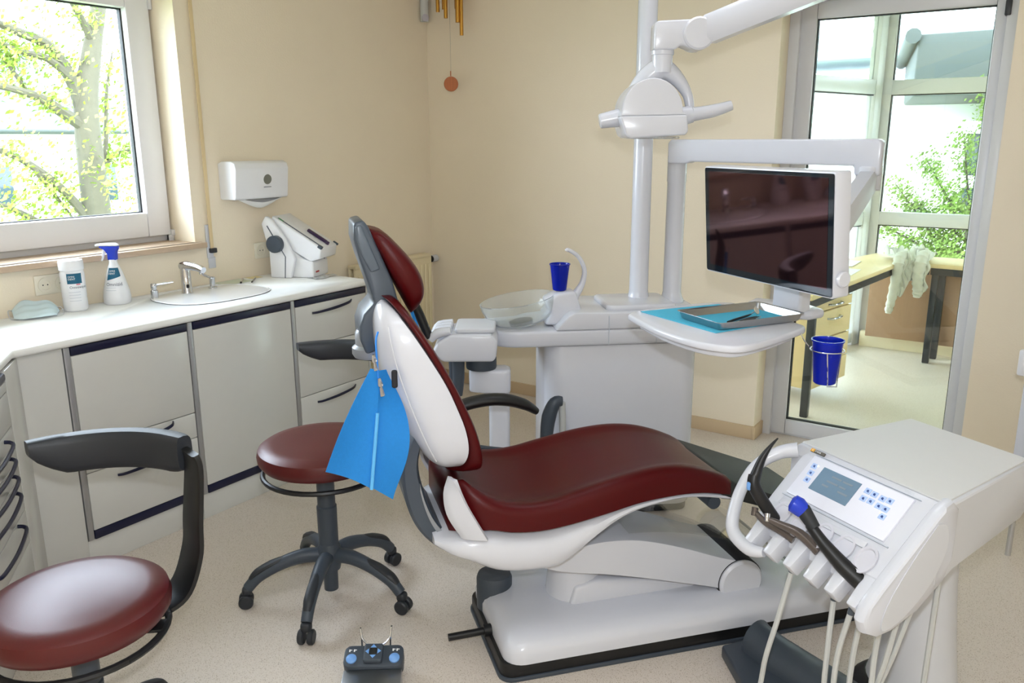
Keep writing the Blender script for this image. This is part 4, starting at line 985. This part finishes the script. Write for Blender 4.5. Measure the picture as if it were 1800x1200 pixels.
st = T('suction_tip', 'blue suction tip in the assistant element beside the black syringe', 'suction tip', aM @ Vector((-.33, -.10, .86)), 33.9)
O('tip_tube', B().cyl((0, 0, -.02), (-.045, 0, .115), .0065, 10), cobalt if False else bibm, st)
O('tip_end', B().cyl((-.045, 0, .115), (-.052, 0, .137), .0085, 10), white, st)

# ================================================================ operating lamp
lp = T('operating_lamp', 'white operating lamp on its long jointed arm above the monitor', 'operating lamp', W(.47, 2.85, 1.60), 33.9)
def pxl(r, z): return (r-.47, z-1.60)
# head: D-shaped reflector housing
dome = [pxl(.352, 1.672), pxl(.358, 1.69)]+[pxl(.456+.098*cos(radians(a)), 1.685+.105*sin(radians(a))) for a in range(165, -1, -11)]+[pxl(.568, 1.676)]
O('reflector_dome', B().prism(dome, -.10, .12, 'y', .018, 4, 45), white, lp)
O('reflector_rim', B().prism([pxl(.350, 1.672), pxl(.568, 1.676), pxl(.574, 1.625), pxl(.566, 1.612), pxl(.388, 1.601), pxl(.372, 1.61)], -.105, .125, 'y', .012, 3, 30), white, lp)
O('light_glass', B().box((.005, .01, .004), (.15, .19, .008), .003), bowlg, lp)
O('rear_cowl', B().tube([(-.05, .10, .10), (-.02, .13, .13), (.02, .14, .15), (.05, .13, .13), (.07, .12, .10)], [.03, .045, .05, .045, .03], 14, 5), white, lp)
yk = O('yoke', B().tube([(-.045, .075, .155), (-.01, .06, .20), (.035, .05, .228), (.085, .05, .20), (.125, .045, .145), (.137, .04, .085)], [.03, .036, .036, .026, .017, .014], 14, 6), white, lp)
O('side_handle', B().cyl((.095, .0, .072), (.135, .0, .08), .032, 24, .027).tube([(.135, 0, .08), (.16, 0, .083), (.21, 0, .092), (.265, 0, .108)], [.024, .022, .021, .016], 16, 4, asp=1.1), white, lp)
O('side_knob', B().cyl((-.175, 0, .058), (-.105, 0, .07), .024, 24, .03, ch=.004), white, lp)
O('neck', B().lathe([(.034, .215), (.034, .27), (.038, .272), (.038, .285)], 28, c=(.035, .04, 0)), white, lp)
O('elbow', B().prism([pxl(.47, 1.885), pxl(.54, 1.885), pxl(.56, 1.90), pxl(.60, 1.885), pxl(.64, 1.915), pxl(.64, 1.955), pxl(.60, 1.98), pxl(.48, 1.975), pxl(.47, 1.965)], 0, .085, 'y', .014, 3, 20), white, lp)
O('elbow_joint', B().cyl((.145, -.012, .335), (.145, .097, .335), .052, 28, ch=.006), white, lp)
e0 = Vector((.145, .04, .335)); e1 = Vector((.83, -.33, .585))
dd = (e1-e0).normalized(); sd = dd.cross(Vector((0, 0, 1))).normalized(); nn = sd.cross(dd)
rings = []
for f in (0, .06, .5, .94, 1):
    p = e0+(e1-e0)*f; hh = .045 if 0 < f < 1 else .03; ww = .036 if 0 < f < 1 else .026
    rings.append([p+sd*ww*x+nn*hh*y for x, y in ((-1, -.6), (-.7, -1), (.7, -1), (1, -.6), (1, .6), (.7, 1), (-.7, 1), (-1, .6))])
O('spring_arm', B().loft(rings), white, lp)
O('arm_end_joint', B().lathe([(.05, -.06), (.055, -.05), (.055, .07), (.05, .08)], 28, c=(e1.x, e1.y, e1.z)), white, lp)
O('arm_end_cap', B().lathe([(.001, -.075), (.03, -.075), (.036, -.062), (.036, -.058)], 24, c=(e1.x-.03, e1.y, e1.z+.01)), chrome, lp)
q0 = e1+Vector((0, 0, .12)); pole = W(.564, 3.53, 2.32)-W(.47, 2.85, 1.60); pole = Vector((pole.dot(RT), pole.dot(FW), .72+.0))
O('extension_arm', B().tube([q0, Vector((pole.x, pole.y, q0.z))], .034, 16).cyl(Vector((pole.x, pole.y, q0.z-.05)), Vector((pole.x, pole.y, q0.z+.05)), .05, 24, ch=.005).cyl(e1, q0, .04, 20), white, lp)

# ================================================================ monitor, its arm and the tray
ma = T('support_boom', 'white horizontal arm from the pole carrying the monitor', 'support boom', W(.709, 3.54, 1.50), 33.9)
jr, jd = 1.335-.709, 3.13-3.54
ang_ = atan2(jd, jr); LL = sqrt(jr*jr+jd*jd)
Ma = Matrix.Rotation(ang_, 4, 'Z')
O('beam', B().prism([(-.042, .0), (.045, .0), (.06, .008), (LL-.05, .0), (LL-.045, -.035), (LL+.045, -.035), (LL+.045, .085), (LL+.03, .098), (-.03, .098), (-.042, .085)], -.036, .036, 'y', .008, 3, 20, M=Ma), white, ma)
O('arm_joint', B().cyl((jr, jd, -.09), (jr, jd, .0), .046, 24, ch=.005), whitem, ma)
a0_ = Vector((jr, jd, -.055)); a1_ = Vector((.90-.709, 2.37-3.54, 1.30-1.50))
dd = (a1_-a0_).normalized(); sd = dd.cross(Vector((0, 0, 1))).normalized(); nn = sd.cross(dd)
rings = []
for f in (0, .05, .5, .95, 1):
    p = a0_+(a1_-a0_)*f; hh = .045 if 0 < f < 1 else .03; ww = .034 if 0 < f < 1 else .024
    rings.append([p+sd*ww*x+nn*hh*y for x, y in ((-1, -.6), (-.7, -1), (.7, -1), (1, -.6), (1, .6), (.7, 1), (-.7, 1), (-1, .6))])
O('lower_arm', B().loft(rings), whitem, ma)
# monitor frame: x = width (left edge far, right edge near), y = up tilted, z = face normal
mc = W(.710, 2.33, 1.357)
mx_ = (RT*.21+FW*-.50).normalized(); mn0 = (RT*-.50+FW*-.21).normalized()
tl5 = radians(5); mn = (mn0*cos(tl5)+Vector((0, 0, -1))*sin(tl5)).normalized(); my = mn.cross(mx_).normalized()
mo = T('monitor', 'widescreen white-cased monitor with dark glossy screen above the tray', 'monitor', mc)
Mm = frame((0, 0, 0), mx_, my, mn)
HW, HH = .272, .162
O('housing', B().prism(rrect(-HW, -HH, HW, HH, .008, 3), -.052, -.002, 'z', .005, 2, M=Mm).prism(rrect(-HW+.05, -HH+.04, HW-.05, HH-.04, .03), -.075, -.05, 'z', .008, 2, M=Mm), white, mo)
O('glass_front', B().prism(rrect(-HW+.004, -HH+.004, HW-.004, HH-.004, .006, 3), -.0015, .0008, 'z', 0, M=Mm), bezelm, mo)
O('screen', B().prism(rrect(-HW+.022, -HH+.024, HW-.022, HH-.014, .001, 1), .0009, .0014, 'z', 0, M=Mm), screenm, mo)
O('side_button', B().cyl(Mm @ Vector((HW, -HH+.05, -.027)), Mm @ Vector((HW+.012, -HH+.05, -.027)), .021, 24, ch=.003), white, mo)
O('mount', B().box((.02, -.02, -.09), (.12, .12, .035), .008, 2, M=Mm), whitem, mo)

tt = T('tray_table', 'white instrument tray table hung below the monitor', 'tray table', W(.60, 2.33, 1.065), 33.9)
def tq(r, d): return (r-.60, d-2.33)
plate_o = [(.352, 2.44), (.40, 2.25), (.47, 2.105), (.54, 2.045), (.60, 2.045), (.70, 2.125), (.80, 2.225), (.83, 2.27), (.815, 2.33), (.74, 2.56), (.70, 2.62), (.58, 2.60), (.42, 2.515), (.37, 2.475)]
plate_o = [(p.x, p.y) for p in cm([(a, c, 0) for a, c in plate_o+plate_o[:1]], 4)[:-1]]
O('plate', B().prism([tq(*p) for p in plate_o], .0, .020, 'z', .008, 3), white, tt)
O('plate_under', B().prism([tq(.6+(p[0]-.6)*.86, 2.33+(p[1]-2.33)*.86) for p in plate_o], -.022, .0, 'z', .008, 3), white, tt)
O('arm_hub', B().prism([tq(.73, 2.56), tq(.79, 2.46), tq(.90, 2.42), tq(.96, 2.46), tq(.93, 2.58), tq(.80, 2.66)], .0, .03, 'z', .016, 3), white, tt)
O('hub_neck', B().prism(rrect(-.06, -.02, .05, .03, .01), .025, .14, 'z', .004, M=MT(tq(.855, 2.47)+(0,), 'Z', -60)), whitem, tt)
O('cup_ring', B().tube([(cos(radians(a))*.0445+.265, sin(radians(a))*.0445-.145, -.028) for a in range(0, 361, 15)], .0018, 6, cap=False)
  .tube([(.205, -.10, .008), (.215, -.105, -.012), (.225, -.125, -.028)], .002, 6, 3)
  .tube([(.265+.0445*cos(radians(-110)), -.145+.0445*sin(radians(-110)), -.028), (.257, -.186, -.10), (.262, -.176, -.125), (.29, -.17, -.127), (.307, -.13, -.12), (.265+.0445*cos(radians(10)), -.145+.0445*sin(radians(10)), -.028)], .0018, 6), chrome, tt)
c_ = W(.60+.265, 2.33-.145, 1.065-.124)
beaker('drinking_cup', 'cobalt blue plastic cup in the wire holder beside the tray', c_, .125, .030, .043)
nap = T('tray_napkin', 'turquoise paper napkin under the steel instrument tray', 'napkin', W(.60, 2.33, 1.0855), 33.9)
O('napkin_sheet', B().prism([tq(*p) for p in ((.395, 2.47), (.555, 2.18), (.80, 2.33), (.66, 2.58))], .0, .0018, 'z'), napm, nap)
tr = T('instrument_tray', 'shallow steel instrument tray on the tray table', 'instrument tray', W(.665, 2.345, 1.0876), 33.9+25)
def ring_(hx, hy_, z, r): return [(x, y, z) for x, y in rrect(-hx, -hy_, hx, hy_, r, 4)]
O('pan', B().loft([ring_(.142, .088, 0, .012), ring_(.150, .096, .022, .014), ring_(.1555, .1015, .024, .014), ring_(.1555, .1015, .0225, .014), ring_(.1515, .0975, .0215, .014), ring_(.145, .091, .0022, .012)]), steel, tr)
O('tray_liner', B().box((.0, .0, .003), (.275, .165, .0014), 0), napm, tr)
tM = Matrix.Translation(W(.665, 2.345, 1.0876)) @ RZ(33.9+25)
mi = T('mouth_mirror', 'dental mouth mirror lying in the steel tray', 'mouth mirror', tM @ Vector((.0, -.01, .0085)), 33.9+25+22)
O('handle', B().tube([(-.085, 0, .0), (-.06, 0, 0), (.03, 0, .0), (.055, 0, .001)], [.003, .0038, .0034, .0016], 10), blackp, mi)
O('mirror_stem', B().cyl((.05, 0, .001), (.078, 0, .006), .0014, 8), steel, mi)
O('mirror_disc', B().lathe([(.001, -.0012), (.0115, -.0012), (.012, 0), (.0115, .0012), (.001, .0012)], 24, M=frame((.088, 0, .007), (1, 0, 0), (0, .5, .866), (0, -.866, .5))), mat('warm_mirror', (214, 202, 180), .2, metal=.5), mi)
pb = T('dental_probe', 'thin dark dental probe lying beside the mirror in the tray', 'probe', tM @ Vector((-.015, -.045, .007)), 33.9+25+14)
O('handle', B().tube([(-.07, 0, 0), (.03, 0, 0), (.045, 0, 0)], [.003, .003, .0012], 8), deskframe, pb)
O('tip', B().tube([(.044, 0, 0), (.07, 0, .001), (.078, .008, .001)], .0009, 6, 4), steel, pb)
tz = T('tweezers', 'steel tweezers lying at the front of the steel tray', 'tweezers', tM @ Vector((.0, -.035, .008)), 33.9+25+19)
O('arm', B().tube([(-.075, 0, 0), (0, .006, 0), (.055, .003, 0)], [.0032, .003, .001], 8, 3), deskframe, tz)
O('arm', B().tube([(-.075, 0, 0), (0, -.006, 0), (.055, -.003, 0)], [.0032, .003, .001], 8, 3), deskframe, tz)

# ================================================================ dentist's instrument cart
ct = T('instrument_cart', 'white dental instrument cart with sloping control console at the right', 'instrument cart', (-.534, 2.182, 0), math.degrees(atan2(-.507, .862)))
WD = .458
def taper(a, b_):       # plan narrows a little towards the rear on the right-hand side
    return a*(1-.20*max(0, b_)/.45) if a > 0 else a
def sideprof(a, prof): return [(taper(a, b_), b_, z) for b_, z in prof]
def body(prof, a0, a1, r=.012, n=6):
    rings = []
    for i in range(n+1):
        f = i/n; a = a0+(a1-a0)*f
        rings.append(sideprof(a, prof))
    return rings
def shrink(prof, k):
    cx = sum(p[0] for p in prof)/len(prof); cz = sum(p[1] for p in prof)/len(prof); out = []
    for x, z in prof:
        v = Vector((x-cx, z-cz)); l = v.length; v *= max(0, l-k)/l; out.append((cx+v.x, cz+v.y))
    return out
def soft_body(prof, a0, a1, r=.012):
    prof = [tuple(p)[:2] for p in prof]
    return [sideprof(a0, shrink(prof, r)), sideprof(a0+r*.3, shrink(prof, r*.3)), sideprof(a0+r, prof)]+[sideprof(a0+r+(a1-a0-2*r)*i/4, prof) for i in range(1, 4)]+[sideprof(a1-r, prof), sideprof(a1-r*.3, shrink(prof, r*.3)), sideprof(a1, shrink(prof, r))]
# rear body
rear = [(-.02, .775), (.0, .792), (.02, .797), (.42, .797), (.45, .785), (.452, .66), (.43, .645), (.06, .617), (.0, .60), (-.02, .60)]
O('rear_body', B().loft(soft_body(rear, .0, WD, .012)), whitem, ct, ang=30)
O('top_pad', B().loft([[(taper(a, b_), b_, z) for a, b_ in ((.012, .012), (WD-.012, .012), (WD-.012, .435), (.012, .435))] for z in (.797, .801)]), mat('pale_grey_silicone', (214, 214, 214), .5), ct)
# console wedge: face runs from (0,.80) down to the lip
dn = Vector((0, -.739, -.675)); nf = Vector((0, -.675, .739))
def face(a, s_, off=0.): return Vector((a, 0, .8))+dn*s_+nf*off
cons = [(0.01, .797), (-.006, .792), (-.165, .647), (-.165, .60), (-.13, .545), (-.06, .548), (.02, .61), (.03, .70)]
O('console', B().loft(soft_body(cons, .06, WD-.022, .006)), white, ct, ang=30)
# side cheeks: left one carries the open handle loop
cheekR = [(.03, .805), (.0, .80), (-.02, .785), (-.19, .635), (-.222, .60), (-.232, .57), (-.22, .54), (-.185, .522), (-.14, .525), (-.06, .552), (.03, .61), (.06, .66), (.06, .78)]
O('right_cheek', B().loft(soft_body(cheekR, WD-.03, WD+.004, .012)), white, ct, ang=30)
O('cheek_inlay', B().loft([[(WD+.0045+d_, b_, z) for b_, z in [(q.x, q.y) for q in cm([(-.03, .765, 0), (.0, .755, 0), (.01, .70, 0), (-.03, .62, 0), (-.11, .555, 0), (-.175, .54, 0), (-.165, .60, 0), (-.10, .69, 0), (-.03, .765, 0)], 4)][:-1]] for d_ in (0, .002)]), whitem, ct)
hp = [face(.02, .02, -.005), face(-.012, .055, .01), face(-.038, .12, .018), face(-.030, .20, .014), face(.0, .275, .004), face(.03, .308, -.008), face(.09, .318, -.018), face(.13, .305, -.02)]
O('handle_loop', B().tube(hp, [.022, .018, .016, .016, .017, .018, .018, .012], 14, 6), white, ct)
O('left_cheek', B().loft(soft_body([(.03, .797), (-.02, .782), (-.12, .69), (-.17, .635), (-.165, .60), (-.10, .56), (.03, .60)], .045, .085, .008)), white, ct, ang=30)
# control panel, lcd, keys
PM = frame(tuple(face(0, 0, 0)), (1, 0, 0), tuple(-dn), tuple(nf))
def fbox(b, a0, a1, s0, s1, o0, o1, r=.001): return b.span((a0, -s1, o0), (a1, -s0, o1), r, 2, M=PM)
pn = O('control_panel', fbox(B(), .083, .388, .018, .142, -.004, .0045, .0015), mat('pale_lilac_panel', (226, 228, 240), .25), ct)
O('panel_groove', fbox(fbox(B(), .075, .405, .147, .150, -.003, .003, 0), .083, .40, .012, .0135, -.003, .003, 0), MATS['pale_grey_ink'], ct)
lc = O('display', fbox(B(), .133, .252, .037, .107, .0045, .0062, 0), lcdm, ct)
b = B()
for s_, a0_, a1_ in ((.050, .17, .20), (.050, .205, .235), (.066, .165, .20), (.066, .205, .225), (.080, .160, .18), (.080, .21, .24)): fbox(b, a0_, a1_, s_, s_+.005, .0062, .0066, 0)
O('display_text', b, mat('dim_segments', (126, 140, 152), .5), lc)
for a, s_ in ((.105, .046), (.109, .067), (.113, .088), (.277, .047), (.297, .048), (.321, .049), (.341, .047), (.279, .069), (.300, .068), (.325, .070), (.344, .070), (.349, .090)):
    k = O('key', fbox(B(), a-.0085, a+.0085, s_-.0075, s_+.0075, .0045, .0058, .0005), bluel, pn)
    O('key_icon', B().lathe([(.0032, .0058), (.0032, .0062), (.0018, .0062), (.0018, .0058)], 12, M=PM @ MT((a, -s_, 0))).box((a+.003, -s_-.003, .006), (.003, .0012, .0004), 0, 1, M=PM), bluei, k)
O('indicator_light', fbox(fbox(B(), .113, .116, .040, .043, .0045, .006, 0), .338, .341, .082, .085, .0045, .006, 0), mat('yellow_led', (250, 240, 150), .4, emit=(255, 240, 140, 1.5)), pn)
def onface(a, s_, o=.0012): return lambda x, y: PM @ Vector((a+x, -s_+y, o))
lg = O('logo_plate', fbox(B(), .060, .105, .001, .010, -.002, .003, 0), mat('logo_dark_grey', (96, 92, 84), .5), ct)
O('logo_square', fbox(B(), .060, .072, .001, .010, .003, .0034, 0), inkr, lg)
text_mesh('lettering', 's', .009, inkw, lg, onface(.064, .0075, .0037)); text_mesh('lettering', 'irona', .0095, inkw, lg, onface(.074, .0075, .0034))
text_mesh('lettering', 'SINIUS', .009, MATS['pale_grey_ink'], ct, onface(.352, .0095, .0032))
# instrument holders: fingers of the lip with slots between them
cs_ = (.114, .182, .250, .316, .380)
edges = [.058, .146, .214, .282, .349, .418, .436]
for i, a in enumerate(cs_):
    O('slot_recess', B().lathe([(.027, .0), (.027, .004), (.022, .004), (.018, -.004), (.001, -.006)], 28, M=PM @ MT((a, -.200, .001)) @ Matrix.Diagonal((1, 1.35, 1, 1))), mat('recess_lilac_grey', (206, 206, 216), .4) if i == 0 else MATS['recess_lilac_grey'], ct)
for i, a in enumerate((.078, .148, .216, .283, .348, .414)):
    O('holder_finger', B().prism([(-.014, 0), (.014, 0), (.02, .09), (-.02, .09)], -.045, .0, 'z', .006, 2, M=PM @ MT((a, -.308, -.004))), white, ct)
O('reflection_strip', fbox(fbox(B(), .085, .142, .160, .176, 0, .004), .19, .36, .162, .178, 0, .004), white, ct)  # raised white strips standing in for bright reflections on the console
# column and foot
O('column', B().loft([[(.19+rx*cos(2*pi*j/32), .335+ry*sin(2*pi*j/32)+oy, z) for j in range(32)] for z, rx, ry, oy in ((.06, .135, .11, 0), (.12, .118, .10, 0), (.25, .098, .09, 0), (.40, .082, .08, 0), (.55, .074, .075, 0), (.66, .072, .07, 0))]), whitem, ct)
O('foot', B().loft([[(.19+rx*cos(2*pi*j/32), .335+ry*sin(2*pi*j/32), z) for j in range(32)] for z, rx, ry in ((.0, .17, .15), (.03, .17, .15), (.05, .15, .13), (.062, .138, .112))]), blackp, ct)
# supply hoses
def cart_px(b_, pts): return pts
hoses = [[(.185, -.165, .56), (.175, -.19, .42), (.155, -.21, .25), (.15, -.18, .10), (.18, .1, .03)],
         [(.315, -.16, .55), (.315, -.165, .42), (.315, -.16, .25), (.31, -.10, .10), (.25, .12, .03)],
         [(.365, -.155, .54), (.345, -.165, .40), (.335, -.15, .25), (.32, -.08, .10), (.26, .14, .03)],
         [(.375, -.13, .54), (.36, -.13, .40), (.352, -.12, .25), (.33, -.06, .10), (.27, .16, .03)],
         [(.405, -.10, .54), (.395, -.10, .40), (.40, -.10, .25), (.37, -.04, .10), (.29, .18, .03)],
         [(.425, -.07, .545), (.41, -.08, .40), (.38, -.08, .25), (.36, -.02, .10), (.30, .18, .03)],
         [(.435, -.04, .56), (.415, -.06, .42), (.385, -.07, .27), (.365, -.02, .11), (.30, .18, .03)],
         [(.42, .06, .62), (.418, .06, .45), (.415, .06, .25), (.40, .08, .10), (.31, .22, .04)]]
for i, h_ in enumerate(hoses):
    hs = O('supply_hose', B().tube(h_, [.0068]*5, 8, 6), hosem, ct)
    O('hose_sleeve', B().cyl(h_[0], Vector(h_[0])*.86+Vector(h_[1])*.14, .0082, 10), slateG, hs)

# instruments resting in the holders
cM = Matrix.Translation((-.534, 2.182, 0)) @ RZ(math.degrees(atan2(-.507, .862)))
crot = math.degrees(atan2(-.507, .862))
def inst(name, label, cat, a, s_, off=0):
    p = face(a, s_, off); return T(name, label, cat, cM @ p, crot), p
t, p = inst('syringe', 'black pointed air-water syringe in the leftmost cart holder', 'syringe', .118, .225, -.02)
O('syringe_body', B().tube([(0, 0, 0), (-.03, -.025, .048), (-.055, -.045, .098), (-.062, -.04, .125)], [.015, .0165, .0165, .0155], 14, 5), blackp, t)
O('syringe_nozzle', B().tube([(-.06, -.042, .115), (-.06, -.022, .165), (-.052, -.004, .20), (-.040, .008, .225)], [.0155, .010, .005, .0018], 12, 5), blackp, t)
O('button', B().box((-.058, -.060, .100), (.012, .010, .022), .004), blueb, t)
t, p = inst('handpiece', 'smoky grey angled handpiece in the second cart holder', 'handpiece', .185, .24, -.01)
O('handpiece_body', B().tube([(.0, .0, .0), (-.035, -.012, .012), (-.075, -.026, .020), (-.108, -.03, .034)], [.011, .0105, .0085, .007], 12, 5), brownclear, t)
O('handpiece_head', B().cyl((-.108, -.034, .026), (-.112, -.028, .046), .0085, 14), brownclear, t)
t, p = inst('handpiece', 'long smoky grey handpiece crossing the middle cart holders', 'handpiece', .262, .235, -.01)
O('handpiece_body', B().tube([(.0, .0, .0), (-.05, -.012, .026), (-.10, -.034, .036), (-.128, -.05, .042)], [.0125, .0125, .009, .006], 12, 5), brownclear, t)
O('handpiece_head', B().cyl((-.124, -.052, .036), (-.13, -.046, .054), .007, 14), chrome, t)
t, p = inst('curing_lamp', 'black curing lamp with round blue head in the right cart holder', 'curing lamp', .378, .245, -.012)
O('lamp_handle', B().tube([(.012, .006, -.006), (-.03, -.008, .018), (-.08, -.022, .055), (-.118, -.03, .088)], [.021, .019, .0145, .012], 14, 5), blackp, t)
O('lamp_collar', B().tube([(-.105, -.026, .082), (-.128, -.03, .104), (-.142, -.032, .118)], [.014, .017, .018], 16), blackg, t)
O('lamp_head', B().tube([(-.138, -.031, .112), (-.150, -.038, .122), (-.160, -.046, .128), (-.164, -.049, .130)], [.019, .0225, .0215, .012], 24), cobalt, t)
